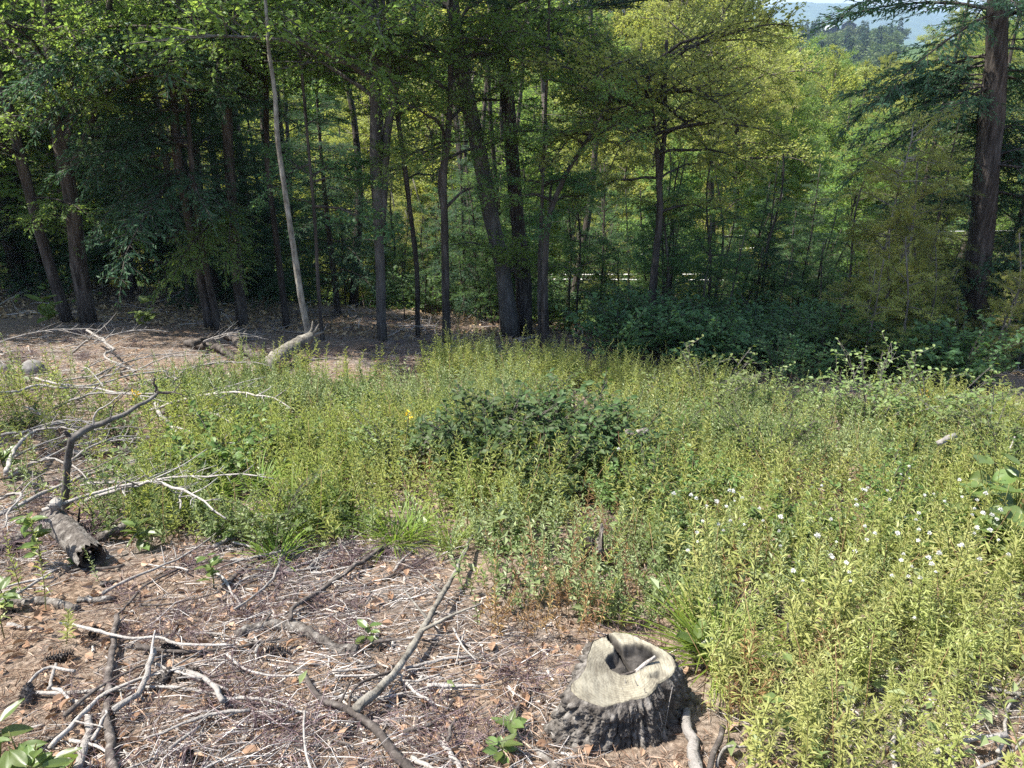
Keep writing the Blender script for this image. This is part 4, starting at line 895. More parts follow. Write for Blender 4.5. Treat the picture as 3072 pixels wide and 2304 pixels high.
branch('pale stick curving from the level litter down right', c5([(1110,880),(1250,910),(1370,960),(1480,1005)]), 11, 6, 'stick_pale', .03)
branch('slim pale stick right of the pale curved branch', c5([(1000,900),(1150,870),(1300,820),(1500,810)]), 5, 4, 'stick_pale', .03)
branch('thin branch with dark bark crossing the mid left brush', c4([(1840,1090),(1900,1060),(1960,990),(2000,925)]), 14, 9, 'stick_dark', .06)
branch('dark leaning twig right of the stump in the tall weeds', [(2392,2050),(2388,1990),(2372,1930),(2364,1870)], 12, 5, 'stick_dark', lifts=[0, .08, .2, .3], name='standing_twig', cat='twig')
branch('pale straw stalk leaning by the right edge', [(2975,1490),(2990,1450),(3015,1380),(3045,1310)], 5, 3, 'stick_pale', lifts=[0, .1, .25, .4], name='dry_stalk', cat='stalk')
branch('grey weathered root reaching down from the stump', [(2062,2140),(2075,2195),(2082,2250),(2100,2340)], 26, 44, 'stick_pale', .02, 'exposed_root', 'root', rough=.12)
branch('dark bent branch beside the grey stump root', [(2125,2310),(2135,2255),(2155,2210),(2168,2180)], 20, 15, 'stick_dark', .05)
branch('pale forked stick right of the grey stump root', [(2150,2300),(2185,2245),(2240,2240)], 10, 7, 'stick_pale', .03)
# twigs in front of the stump
for k in range(16):
    x = R.uniform(1820, 2000); y = R.uniform(2185, 2215); x2 = x + R.uniform(-30, 30); hgt = R.uniform(.06, .2)
    a = at(x, y); b_ = a + np.array([(x2 - x)*.0013, R.uniform(-.02, .05), hgt]); g = Geo(); twigs(g, a, b_, .0022, .0012, 0, .08, 4)
    single('dry_weed', 'thin dry stem standing against the dark front of the sawn stump', 'stem', g, M['stick_pale'], a, 'dry stems before the sawn stump')
branch('long thin pale twig lying over the front of the sawn stump', [(1722,2240),(1760,2190),(1815,2145),(1860,2118),(1905,2112)], 5, 4, 'stick_pale', lifts=[0, .05, .10, .13, .15], name='pale_twig', cat='twig')
branch('thin curved twig lying below the dark side of the sawn stump', [(1735,2215),(1800,2190),(1860,2185),(1910,2200)], 4, 3, 'stick_pale', lifts=[.02, .05, .05, .02], name='pale_twig', cat='twig')

# snag and brush at left
def snag():
    b = at(194, 1540); Yd = b[1]; f = project(b)[0, 2]
    P = [b] + [at_depth(x, y, Yd) for x, y in ((196, 1480), (200, 1420), (206, 1360), (217, 1312))]
    A = np.c_[np.array(P), np.array([24, 21, 19, 19, 20])/2*f/FPX]; S = spline(A, 24); S[0, 2] -= .05
    kn = np.ones(24); kn[[7, 15]] = 1.25
    g = Geo(); tube(g, S[:, :3] - b, S[:, 3]*kn, 12, 0, .05)
    t = put('broken_snag', 'bare broken grey sapling bent over sharply to the right', 'dead tree', tuple(b), [('trunk', g.mesh('trunk', M['bark_grey']))])
    def lim(pts, w0, w1, dy=0.0, mat='stick_dark'):
        Q = np.array([at_depth(x, y, Yd + dy*k) for k, (x, y) in enumerate(pts)]); S = spline(np.c_[Q, np.linspace(w0, w1, len(Q))/2*f/FPX], 22); g = Geo()
        tube(g, S[:, :3] - b + np.cumsum(R.standard_normal((22, 3)), 0)*.002, S[:, 3], 8, 0, .07); obj('limb', g.mesh('limb', M[mat]), t)
    lim([(214,1318),(245,1295),(278,1278),(330,1255),(370,1236),(420,1208),(445,1197),(472,1178)], 22, 8, .06, 'bark_grey')
    lim([(216,1316),(205,1300),(200,1292)], 14, 9)
    lim([(472,1178),(505,1180),(530,1166),(545,1152)], 6, 2); lim([(472,1178),(540,1185),(565,1200)], 5, 2); lim([(278,1278),(245,1262),(190,1245)], 4, 2, 0, 'stick_pale'); lim([(278,1278),(290,1235),(330,1205),(375,1175)], 6, 3, .03, 'stick_pale'); lim([(472,1178),(470,1160),(468,1140)], 8, 5)
    lim([(330,1255),(345,1215),(378,1180),(395,1165)], 4, 2, .03, 'stick_dark')
snag()
branch('long bleached branch lying level across the left brush', c4([(-60,385),(130,372),(240,332),(420,346),(620,352),(760,382),(950,386),(1130,382)]), 7, 5, 'stick_pale', .25, rough=.06, forks=[(.5, .4, .5, .3, .5, .006), (.65, -.4, .3, .3, .5, .006)])
branch('thin bleached branch forking behind the level one', c4([(230,290),(420,330),(560,340),(720,310),(830,275),(1080,242)]), 5, 4, 'stick_pale', .28)
branch('bleached curved branch arching at the left edge', c4([(40,900),(90,800),(130,715),(205,640),(320,590),(415,580)]), 13, 5, 'stick_pale', .2)
branch('bleached branch dropping right of the bent sapling', c4([(1010,460),(1040,525),(1110,605),(1165,680)]), 13, 6, 'stick_pale', .15, forks=[(.6, .8, -.2, -.1, .5, .008)])
branch('bleached branch drooping over the mid left brush', c4([(1110,605),(1200,625),(1280,680),(1345,780)]), 8, 4, 'stick_pale', .15)
branch('thin bleached stick reaching down left from the forked one', c4([(1020,530),(920,620),(840,720)]), 4, 3, 'stick_pale', .12)
branch('pale broken branch end in the shaded brush', c4([(435,952),(520,945),(600,936)]), 8, 6, 'stick_pale', .05)
branch('dark rotting log half hidden in the brush behind the bent sapling', c4([(470,770),(600,775),(720,768),(900,755)]), 22, 18, 'log_bark', .02, 'fallen_log', 'log', rough=.12)
branch('grey log lying under weeds above the bleached branches', c4([(1060,495),(1140,475),(1230,458)]), 17, 14, 'log_bark', .05, 'fallen_log', 'log')
branch('dark log in the brush right of the drooping branch', c4([(880,760),(980,720),(1080,680),(1160,640)]), 16, 14, 'log_bark', .03, 'fallen_log', 'log')
# hollow log
def hollow_log():
    pa, pb = at(150, 1548, .06), at(278, 1672, .075); f = project(pb)[0, 2]; r_ = 78/2*f/FPX
    A = np.array([[*(pa + [0, 0, 0]), r_*.9], [*((pa + pb)/2 + [.0, 0, .02]), r_*.95], [*pb, r_]]); S = spline(A, 30)
    t = put('hollow_log', 'dark thick log with a rotted hollow end at left', 'log', tuple(S[0, :3]), [])
    g = Geo(); tube(g, S[:, :3] - S[0, :3], S[:, 3], 40, 0, .045, caps=False); V = g.v[0].reshape(30, 40, 3); dd = unit(S[-1, :3] - S[-4, :3]); aa = np.arange(40)*2*np.pi/40
    V += (.10*np.sin(aa*3 + 1) + .06*np.sin(aa*7))[None, :, None]*(V - (S[:, None, :3] - S[0, :3])); V[-1] += dd*(.03*np.sin(aa*2) + .018*R.standard_normal(40))[:, None]; V[-2] += dd*(.02*np.sin(aa*2))[:, None]
    obj('bark', g.mesh('bark', M['log_bark']), t)
    d = unit(S[-1, :3] - S[-3, :3]); n_ = 40
    ra = np.r_[np.linspace(1.0, .80, 4)]; g = Geo()
    Pz = [S[-1, :3] + d*.004, S[-1, :3] + d*.001, S[-1, :3] - d*.03, S[-1, :3] - d*.12, S[-1, :3] - d*.16]; rad_ = [.985, .78, .70, .6, .05]
    tube(g, np.array(Pz) - S[0, :3], np.array(rad_)*r_, 36, 0, .06, caps=False); obj('rotten_core', g.mesh('rotten_core', M['rotten']), t)
    pts = []
    for k in range(12):
        a = R.uniform(0, 6.28); u_ = unit(np.cross(d, [0, 0, 1])); w_ = np.cross(u_, d); rr = r_*R.uniform(.2, .7); q = S[-1, :3] - d*.08 + rr*(np.cos(a)*u_ + np.sin(a)*w_); pts.append((q, q + d*R.uniform(.03, .085) + R.normal(0, .012, 3)))
    g = Geo(); twigs(g, np.array([a for a, _ in pts]) - S[0, :3], np.array([b_ for _, b_ in pts]) - S[0, :3], .012, .004, 0, .1, 5); obj('splinters', g.mesh('splinters', M['stick_dark']), t)
hollow_log()
branch('long dark log reaching right from the hollow log', c4([(655,1335),(780,1295),(900,1248),(1000,1220),(1100,1208),(1200,1212)]), 30, 28, 'log_bark', .02, 'fallen_log', 'log', rough=.1)
branch('dark log reaching left from the hollow log', c4([(-80,1440),(40,1370),(150,1305),(260,1262)]), 28, 32, 'log_bark', 0, 'fallen_log', 'log', rough=.1)
branch('chunky grey stub standing on the upper end of the hollow log', c4([(345,1215),(350,1165),(352,1130)]), 20, 34, 'stick_pale', lifts=[.04, .1, .16], name='wood_chunk', cat='wood chunk', rough=.12)
branch('small dark twig standing behind the hollow log', c4([(505,1240),(508,1180),(514,1130)]), 8, 4, 'stick_dark', lifts=[0, .12, .22], name='standing_twig', cat='twig')
branch('thin bent twig standing right of the small dark twig', c4([(600,1240),(598,1170),(570,1110)]), 4, 2, 'stick_dark', lifts=[0, .15, .28], name='standing_twig', cat='twig')
# wood edge: fallen trunks and boulder
branch('fallen brown log propped at the edge of the left wood', c4([(1480,15),(1550,75),(1650,140),(1700,165)]), 24, 20, 'bark', .1, 'fallen_log', 'log')
branch('dark fallen log lying in shade behind the propped log', c4([(1200,60),(1320,80),(1430,115),(1560,160)]), 22, 18, 'bark', .05, 'fallen_log', 'log')
branch('low log leaning toward the propped log in the shade', c4([(1240,72),(1330,30),(1400,0)]), 14, 10, 'bark', .15, 'fallen_log', 'log')
a0 = at(792, 1112, .04); Yp = at(937, 1062)[1] - .35
S = spline(np.c_[np.array([a0, at_depth(850, 1062, (a0[1] + Yp)/2), at_depth(905, 1026, Yp - .1), at_depth(938, 1006, Yp)]), np.array([.115, .10, .085, .065])], 26); g = Geo(); tube(g, S[:, :3], S[:, 3], 12, 0, .06)
for dx, dz in ((.10, .16), (.16, .05), (.02, .2)): tube(g, np.array([S[-2, :3], S[-1, :3] + [dx*.5, 0, dz*.5], S[-1, :3] + [dx, 0, dz]]), [.035, .025, .006], 5, 0, .1)
single('fallen_tree', 'snapped grey trunk propped on the slope under the pale pole', 'fallen tree', g, M['bark_pale'], a0)
branch('bleached arched branch at the shaded edge of the left wood', c4([(560,-20),(640,30),(700,75),(740,100),(680,130),(700,170),(800,210),(880,245)]), 7, 5, 'stick_pale', .2, forks=[(.4, -.6, -.2, .3, .7, .008), (.5, .7, .1, .3, .5, .006)])
branch('pale branch lying in shade before the middle trunks', c6([(-700,-1180),(-520,-1150),(-300,-1160)]) if False else [(1335,1042),(1380,1040),(1430,1045),(1470,1040)], 6, 4, 'stick_pale', .1, forks=[(.3, .3, .3, .4, .4, .01), (.7, .4, .2, .4, .4, .008)])
branch('pale branch lying behind the flared trunk foot', [(1560,1020),(1600,1012),(1625,1000)], 8, 5, 'stick_pale', .15)
def rock(label, px, py, w, h):
    b = at(px, py); f = project(b)[0, 2]; r_ = w/2*f/FPX
    u_, v_ = np.meshgrid(np.linspace(0, 2*np.pi, 32, endpoint=False), np.linspace(-.5*np.pi, .5*np.pi, 18)); P = np.stack([np.cos(u_)*np.cos(v_), np.sin(u_)*np.cos(v_), np.sin(v_)], -1).reshape(-1, 3)
    P = P*(1 + .13*noise(P, .35, 1) + .05*noise(P, 1.1, 4))[:, None]*[r_, r_*.9, r_*h]
    i = np.arange(17)[:, None]*32; j = np.arange(32)[None]; k = (j + 1) % 32; g = Geo(); g.add(P + [0, 0, r_*h*.45], np.stack([i + j, i + k, i + 32 + k, i + 32 + j], -1).reshape(-1, 4))
    obj('boulder', g.mesh('boulder', M['stone']), None, tuple(b), label, 'boulder')
rock('rounded grey boulder at the shaded left edge of the clearing', 103, 1118, 72, .72)
rock('smaller grey boulder half cut by the left edge', 8, 1112, 44, .6)

# small broken stump
def small_stump():
    b = at(1775, 1700); f = project(b)[0, 2]
    t = put('broken_stump', 'small dark broken stump with a pale splintered rim among weeds', 'stump', tuple(b), [])
    n = 48; T = np.linspace(0, 2*np.pi, n, endpoint=False); r_ = 58/2*f/FPX; top = .15 + .05*np.sin(T*2 + 1) + .035*np.sin(T*5) + .02*R.standard_normal(n)
    rows = np.linspace(0, 1, 12); V = []
    for s_ in rows:
        rr = r_*(1.5 - .55*s_**.6)*(1 + .06*np.sin(T*9) + .03*R.standard_normal(n)); V.append(np.stack([rr*np.cos(T), rr*np.sin(T), -.06 + (top + .06)*s_], -1))
    for s_, zz in ((.8, 0), (.7, -.05), (.55, -.1), (.1, -.11)):
        rr = r_*.95*s_*(1 + .05*R.standard_normal(n)); V.append(np.stack([rr*np.cos(T), rr*np.sin(T), top*(1 if zz == 0 else .75) + zz], -1))
    V = np.array(V); m = len(V); i = np.arange(m - 1)[:, None]*n; j = np.arange(n)[None]; k = (j + 1) % n; Q = np.stack([i + j, i + k, i + n + k, i + n + j], -1)
    g = Geo(); g.add(V[:12], Q[:11].reshape(-1, 4)); obj('bark', g.mesh('bark', M['rotten']), t)
    g = Geo(); W = V[11:]; mm = len(W); i = np.arange(mm - 1)[:, None]*n; g.add(W, np.stack([i + j, i + k, i + n + k, i + n + j], -1).reshape(-1, 4)); obj('broken_top', g.mesh('broken_top', M['log_bark']), t)
small_stump()
branch('dark splintered slab leaning right of the small broken stump', [(1795,1640),(1810,1660),(1828,1688)], 22, 12, 'log_bark', lifts=[.16, .1, .02], name='wood_slab', cat='wood', rough=.15)
branch('short dark stub left behind the small broken stump', [(1636,1630),(1638,1600),(1634,1582)], 14, 12, 'rotten', lifts=[0, .08, .14], name='dark_stub', cat='stub')
branch('pale squared timber end lying on the weeds at right', [(2818,1328),(2840,1318),(2862,1308)], 16, 18, 'stick_pale', .35, 'timber_offcut', 'timber', rough=.03, sides=4, wig=0)
branch('grey sawn log lying in the weeds beyond the dark bush', [(1880,1290),(1910,1290),(1945,1292)], 14, 14, 'log_bark', .4, 'fallen_log', 'log')

# ================================================================== WEEDS
def weed(rng, H, nleaf, L, W, kind, mlean=.08, plume=True, droop=.25):
    g = Geo(); s_ = np.linspace(0, 1, 4); a = rng.uniform(0, 6.28)
    P = np.c_[np.cos(a)*mlean*H*s_**2, np.sin(a)*mlean*H*s_**2, H*s_]
    tube(g, P, .0032*(1 - .6*s_), 3, 0, caps=False)
    t = np.linspace(.12, 1, nleaf)**.85; q = np.stack([np.interp(t, s_, P[:, c]) for c in range(3)], -1)
    an = np.arange(nleaf)*2.4 + rng.normal(0, .3, nleaf); up = .35 + .6*t + rng.normal(0, .18, nleaf)
    D = np.c_[np.cos(an)*np.cos(up), np.sin(an)*np.cos(up), np.sin(up)]
    N = np.c_[-np.cos(an)*np.sin(up), -np.sin(an)*np.sin(up), np.cos(up)] + rng.normal(0, .25, (nleaf, 3))
    ln = L*(.55 + .75*np.sin(np.clip(t*1.1, 0, 1)*np.pi*.85))*rng.uniform(.75, 1.2, nleaf)*(1 - .45*t)
    leaves(g, q, D, N, ln, W*ln/L, 1, .12, droop, kind)
    return g
rw = np.random.default_rng(5)
WN = [weed(rw, .50*h_, n_, l_, w_, 'lance', ml, True, dr) for h_, n_, l_, w_, ml, dr in ((1, 54, .058, .009, .08, .25), (.9, 46, .066, .010, .2, .4), (1.1, 60, .05, .008, .12, .2), (.75, 40, .06, .012, .3, .5), (1.0, 30, .045, .008, .35, .3), (.85, 50, .07, .008, .1, .35), (.6, 36, .05, .013, .15, .3), (1.15, 44, .052, .0085, .25, .3))]          # close goldenrod stems
WF = [weed(rw, .45*h_, n_, .054*l_, .012*l_, 'diamond', ml) for h_, n_, l_, ml in ((1, 30, 1, .1), (.8, 26, 1.1, .3), (1.15, 32, .9, .12), (.65, 22, 1.2, .2), (1, 24, .8, .4), (.9, 28, 1, .15))]        # the same farther off
WB = [weed(rw, .38*h_, n_, .044*l_, .018*l_, 'diamond', ml) for h_, n_, l_, ml in ((1, 28, 1, .1), (.7, 24, 1.2, .3), (1.2, 30, .9, .15), (.55, 20, 1.4, .25), (1, 24, .9, .3))]        # broader leaved weeds
WD = [weed(rw, .38, 30, .045, .009, 'diamond', .15) for _ in range(3)]    # withered stems
def stemleaf(g, stem='weed_stem', leaf='weed'):
    return list(zip(('stem', 'leaves'), split_mats(g, ('stem', 'leaves'), (M[stem], M[leaf]))))
BARE_POLY = [(-600,1570),(250,1590),(420,1650),(560,1610),(760,1670),(1000,1620),(1180,1650),(1300,1710),(1420,1790),(1560,1840),(1700,1850),(1760,1900),(1720,1960),(1630,2050),(1690,2240),(2130,2260),(2230,2330),(2300,2900),(-600,2900)]
LEFT_POLY = [(-600,1060),(360,1080),(470,1200),(580,1230),(560,1330),(430,1420),(360,1500),(320,1600),(-600,1600)]
def weed_density(px, py):
    topb = np.interp(px, [0, 400, 560, 800, 1100, 1350, 1480, 1600, 1800, 2100, 2300, 2600, 3072], [1150, 1145, 1150, 1155, 1150, 1110, 1080, 1085, 1150, 1180, 1205, 1235, 1260])
    jx, jy = 35*noise(np.c_[px, py]*.011, .6, 1), 35*noise(np.c_[px, py]*.011, .6, 7)
    d = np.ones(len(px)); d[py < topb + jy*.5] = 0
    d[inpoly(px + jx, py + jy, LEFT_POLY)] *= .16
    d[inpoly(px + jx, py + jy, BARE_POLY)] = .005
    for cx, cy_, rx, ry, v in ((1770, 1590, 110, 55, .12), (1800, 1740, 60, 60, .1), (1500, 1790, 200, 60, .35), (1300, 1660, 130, 60, .35), (760, 1500, 110, 90, .15), (1250, 1480, 90, 50, .3), (700, 1480, 60, 60, .3), (1890, 2060, 240, 165, .0), (1830, 2070, 310, 175, .0), (2075, 2235, 100, 110, .0), (1600, 1400, 240, 60, .55), (1330, 1450, 80, 28, .25), (1900, 1440, 60, 24, .3), (2420, 1490, 60, 40, .3), (2580, 1540, 110, 26, .35), (1560, 1700, 160, 40, .3), (2190, 1790, 60, 40, .3), (1060, 1500, 70, 40, .3), (2330, 1660, 50, 60, .3), (2200, 2160, 60, 60, .15), (2290, 1960, 40, 60, .4)):
        d[((px - cx)/rx)**2 + ((py - cy_)/ry)**2 < 1] *= v
    return d
NS = 9000
wx = np.empty(0); wy = np.empty(0)
Pc = np.c_[rw.uniform(-9.5, 9.5, 75000), rw.uniform(1.5, 12.5, 75000)]
zc = ground_z(Pc[:, 0], Pc[:, 1]); pr = project(np.c_[Pc, zc]); ok = (pr[:, 0] > -350) & (pr[:, 0] < 3420) & (pr[:, 1] < 2480)
den = weed_density(pr[:, 0], pr[:, 1])*np.clip(.75 + .75*noise(Pc, .5, 11) + .3*noise(Pc, 1.3, 4), .06, 1.3)
near_boost = np.clip(6/np.maximum(pr[:, 2], 2), .55, 1.3)
keep = ok & (rw.uniform(0, 1, len(Pc)) < den*near_boost*1.25)
Pc, zc, pr = Pc[keep], zc[keep], pr[keep]
print('weeds', len(Pc))
order = np.argsort(pr[:, 2]); Pc, zc, pr = Pc[order], zc[order], pr[order]
hs = np.interp(pr[:, 1], [1100, 1500, 1900, 2300], [.95, .82, .70, .66])*rw.uniform(.5, 1.35, len(Pc))
WNp = [stemleaf(g_) for g_ in WN]; WBp = [stemleaf(g_, leaf='weed_dull') for g_ in WB[:2]]
used = np.zeros(len(Pc), bool); ni = 0
for k in range(len(Pc)):
    if ni >= 290: break
    x, y = pr[k, :2]
    if not (-60 < x < 3130 and y < 2400): continue
    if x > 2560: where, grp = 'along the right edge of the clearing', 'goldenrods along the right edge'
    elif y > 2000: where, grp = 'crowding the foreground right of the sawn stump', 'goldenrods right of the stump'
    elif x > 1500: where, grp = 'in the weeds just beyond the sawn stump', 'goldenrods beyond the stump'
    else: where, grp = 'standing alone among the fallen sticks', 'lone goldenrods among the sticks'
    put('goldenrod', 'slender green goldenrod stem with narrow leaves ' + where, 'weed', (Pc[k, 0], Pc[k, 1], zc[k] - .01), WNp[k % 8], grp, rw.uniform(0, 6.28), hs[k], (rw.normal(0, .2), rw.normal(0, .2))); used[k] = True; ni += 1
rest = np.where(~used)[0]
def cover(name, label, idx, tmpl, stem, leaf, sc):
    g = Geo(); w = rw.integers(0, len(tmpl), len(idx))
    for t in range(len(tmpl)):
        s_ = idx[w == t]
        if len(s_): g.place(tmpl[t], mat34(np.c_[Pc[s_], zc[s_] - .01], rw.uniform(0, 6.28, len(s_)), hs[s_]*sc, rw.normal(0, .24, len(s_)), rw.uniform(0, 6.28, len(s_))))
    obj(name, g.mesh(name, [M[stem], M[leaf]], False), None, None, label, 'weeds', None, 'stuff')
pat = noise(Pc[rest], .28, 14) + .35*rw.standard_normal(len(rest))
cover('goldenrod_cover', 'mass of yellow green goldenrod stems filling the clearing', rest[pat > -.1], WF, 'weed_stem', 'weed', 1.0)
cover('weed_cover', 'mass of duller broad leaved weeds between the goldenrods', rest[pat <= -.1], WB, 'weed_stem', 'weed_dull', .95)

kk = rw.choice(len(Pc), 1300, False); P0 = np.c_[Pc[kk], zc[kk]] + np.c_[rw.normal(0, .05, (1300, 2)), np.zeros(1300)]; g = Geo(); twigs(g, P0, P0 + np.c_[rw.normal(0, .1, (1300, 2)), rw.uniform(.15, .42, 1300)], .002, .001, 0, .05, 3, rw)
obj('dry_stalks', g.mesh('dry_stalks', [M['dry_weed']]), None, None, 'thin dead stalks standing and leaning among the green weeds', 'dead stalks', None, 'stuff')
# low leafy ground cover under the weeds
n = 26000; Q = np.c_[rw.uniform(-9, 9, n), rw.uniform(1.5, 12.5, n)]; qz = ground_z(Q[:, 0], Q[:, 1]); pq = project(np.c_[Q, qz]); dq = weed_density(pq[:, 0], pq[:, 1])
k = (pq[:, 0] > -200) & (pq[:, 0] < 3300) & (pq[:, 1] < 2450) & (rw.uniform(0, 1, n) < dq*.75); Q, qz = Q[k], qz[k]
g = Geo(); L = rw.uniform(.03, .075, len(Q)); leaves(g, np.c_[Q, qz + rw.uniform(.01, .22, len(Q))], rdir(len(Q), -.3, .5, rw), np.c_[rw.normal(0, .5, (len(Q), 2)), np.ones(len(Q))], L, L*.5, 0, .15, .2)
obj('low_leaves', g.mesh('low_leaves', [M['weed_dull']], False), None, None, 'low green leaves growing under the tall weeds', 'ground cover', None, 'stuff')

n = 30000; Q = np.c_[rw.uniform(-17, 20, n), rw.uniform(13, 34, n)]; pq = project(np.c_[Q, ground_z(Q[:, 0], Q[:, 1])]); k = (noise(Q, .25, 3) + .4*noise(Q, .9, 8) + np.clip((pq[:, 0] - 1100)/900, -.3, .5) > .1) & (np.abs(Q[:, 0]) < .85*Q[:, 1]); Q = Q[k]; qz = ground_z(Q[:, 0], Q[:, 1])
g = Geo(); L = rw.uniform(.06, .16, len(Q)); leaves(g, np.c_[Q, qz + .9*rw.uniform(.05, 1, len(Q))**1.5*np.clip(.5 + .5*noise(Q, .6, 5), .1, 1)], rdir(len(Q), -.3, .5, rw), np.c_[rw.normal(0, .6, (len(Q), 2)), np.ones(len(Q))], L, L*.55, 0, .15, .2)
obj('undergrowth', g.mesh('undergrowth', [M['leaf_tree']], False), None, None, 'low leafy undergrowth on the forest floor among the trunks', 'undergrowth', None, 'stuff')

# broad leaved shrubs
def shrub(rng, n=16, H=.8, leaf=.06, spread=.5):
    g = Geo(); P0, P1 = [], []
    for k in range(n):
        a = rng.uniform(0, 6.28); h = H*rng.uniform(.55, 1.05); s_ = spread*rng.uniform(.2, 1.1); t = np.linspace(0, 1, 6)
        P = np.c_[.05*np.cos(a) + np.cos(a)*s_*t**1.4, .05*np.sin(a) + np.sin(a)*s_*t**1.4, h*(t - .18*t**3)]; tube(g, P, .005*(1 - .7*t), 3, 0, caps=False)
        for q in range(5):
            u_ = rng.uniform(.3, .95); p = np.array([np.interp(u_, t, P[:, c]) for c in range(3)]); P0.append(p); P1.append(p + unit(np.array([np.cos(a + rng.normal(0, 1)), np.sin(a + rng.normal(0, 1)), rng.uniform(0, .7)]))*rng.uniform(.08, .22))
        P0.append(P[3]); P1.append(P[5])
    P0, P1 = np.array(P0), np.array(P1); twigs(g, P0, P1, .0025, .0015, 0, .05, 3, rng)
    m = 6; idx = np.repeat(np.arange(len(P0)), m); t = np.tile(np.linspace(.2, 1, m), len(P0)); p = P0[idx] + (P1 - P0)[idx]*t[:, None]
    D = unit(P1 - P0)[idx]*.6 + rdir(len(idx), -.35, .5, rng); N = np.c_[rng.normal(0, .45, (len(idx), 2)), np.ones(len(idx))]; L = leaf*rng.uniform(.6, 1.3, len(idx))
    leaves(g, p, D, N, L, L*.58, 1, .14, .22, 'ovate'); return g
SH = [stemleaf(shrub(rw, n_, h_, lf, sp), 'bark', 'shrub') for n_, h_, lf, sp in ((20, .66, .042, .4), (16, .56, .052, .36), (22, .72, .036, .46), (14, .5, .06, .34))]
SHC = [stemleaf(shrub(rw, n_, h_, lf, sp), 'bark', 'bush_dark') for n_, h_, lf, sp in ((22, .62, .046, .42), (20, .55, .052, .38))]
SHY = [stemleaf(shrub(rw, 22, .72, .036, .48), 'bark_grey', 'shrub_sunlit')]
for px, py, k, s_, lab in (
        (690, 1440, 1, 1.15, 'tall dark leaved shrub in the brush right of the bent sapling'), (500, 1480, 3, 1.0, 'low glossy shrub with large leaves below the bleached branches'),
        (1210, 1440, 0, .95, 'rounded shrub with yellow green top left of the dark bush'), (1460, 1440, 0, 1.2, 'dense dark bush left of the shaded hollow at mid clearing'),
        (1600, 1410, 2, 1.2, 'dense dark bush over the shaded hollow at mid clearing'), (1730, 1420, 0, 1.25, 'dense dark bush right of the shaded hollow'),
        (1400, 1420, 1, 1.0, 'smaller dark bush at the left foot of the dense bushes'), (1850, 1450, 2, 1.0, 'dense bush below the grey sawn log'), (1640, 1510, 1, .9, 'green bush in front of the dense dark bushes'),
        (1990, 1390, 0, 1.0, 'leafy bush right of the grey sawn log'), (2300, 1440, 2, .9, 'broad leaved bush at the middle right of the clearing'),
        (2600, 1310, 2, 1.2, 'sunlit leafy shrub at the far right edge of the weeds'), (2780, 1320, 0, 1.2, 'rounded sunlit shrub under the very thick trunk'), (2950, 1400, 2, 1.0, 'bushy shrub right of the pale timber end'),
        (2120, 1260, 2, 1.15, 'bright shrub at the far edge before the dark thicket'), (2380, 1290, 0, .9, 'small shrub at the far edge beside the bare patch'),
        (2040, 1660, 1, .55, 'small dark bush among the weeds beyond the sawn stump'), (2370, 1640, 1, .65, 'small dark bush with white flecks around it'), (3010, 1470, 0, .95, 'dark bush cut by the right edge above the big leaves'),
        (480, 1210, 1, .55, 'small sprig of a shrub by the far end of the bent sapling'), (80, 1290, 1, .55, 'low shrub in the brush at the left edge'), (360, 1340, 0, .7, 'grey green shrub under the bent sapling')):
    p = at(px, py); put('leafy_shrub', lab, 'shrub', tuple(p - [0, 0, .02]), SHY[0] if (px > 2050 and py < 1420 and px < 2990) or px == 1210 else (SHC[k % 2] if 1380 < px < 1870 else SH[k]), None, rw.uniform(0, 6.28), s_*(1.0 if 1380 < px < 1870 or px > 2050 else .82))
for k in range(70):
    while True:
        px, py = rw.uniform(550, 3050), rw.uniform(1180, 1680)
        if weed_density(np.array([px]), np.array([py]))[0] > .5: break
    p = at(px, py); put('leafy_shrub', 'green broad leaved bush mixed into the weeds of the clearing', 'shrub', tuple(p - [0, 0, .02]), SH[rw.integers(0, 4)], 'bushes mixed into the weeds', rw.uniform(0, 6.28), rw.uniform(.32, .75))

SHD = [stemleaf(shrub(rw, n_, h_, lf, sp), 'bark', 'leaf_shaded') for n_, h_, lf, sp in ((26, 1.1, .055, .6), (24, .9, .06, .55))]
for k in range(64):
    px, d_ = rw.uniform(1850, 3000), rw.uniform(9.3, 13.5)
    if project(base_at(px, d_))[0, 1] > np.interp(px, [1850, 2200, 2600, 3000], [1110, 1170, 1230, 1290]): continue
    put('shaded_bush', 'dark shaded bush along the far edge of the weeds below the thicket', 'shrub', tuple(base_at(px, d_)), SHD[k % 2], 'dark bushes below the thicket', rw.uniform(0, 6.28), rw.uniform(.7, 1.4))
for k in range(20):
    px, d_ = rw.uniform(1150, 1900), rw.uniform(14.5, 18)
    put('shaded_bush', 'low shaded bush between the middle trunks', 'shrub', tuple(base_at(px, d_)), SHD[k % 2], 'low bushes between the middle trunks', rw.uniform(0, 6.28), rw.uniform(.6, 1.4))

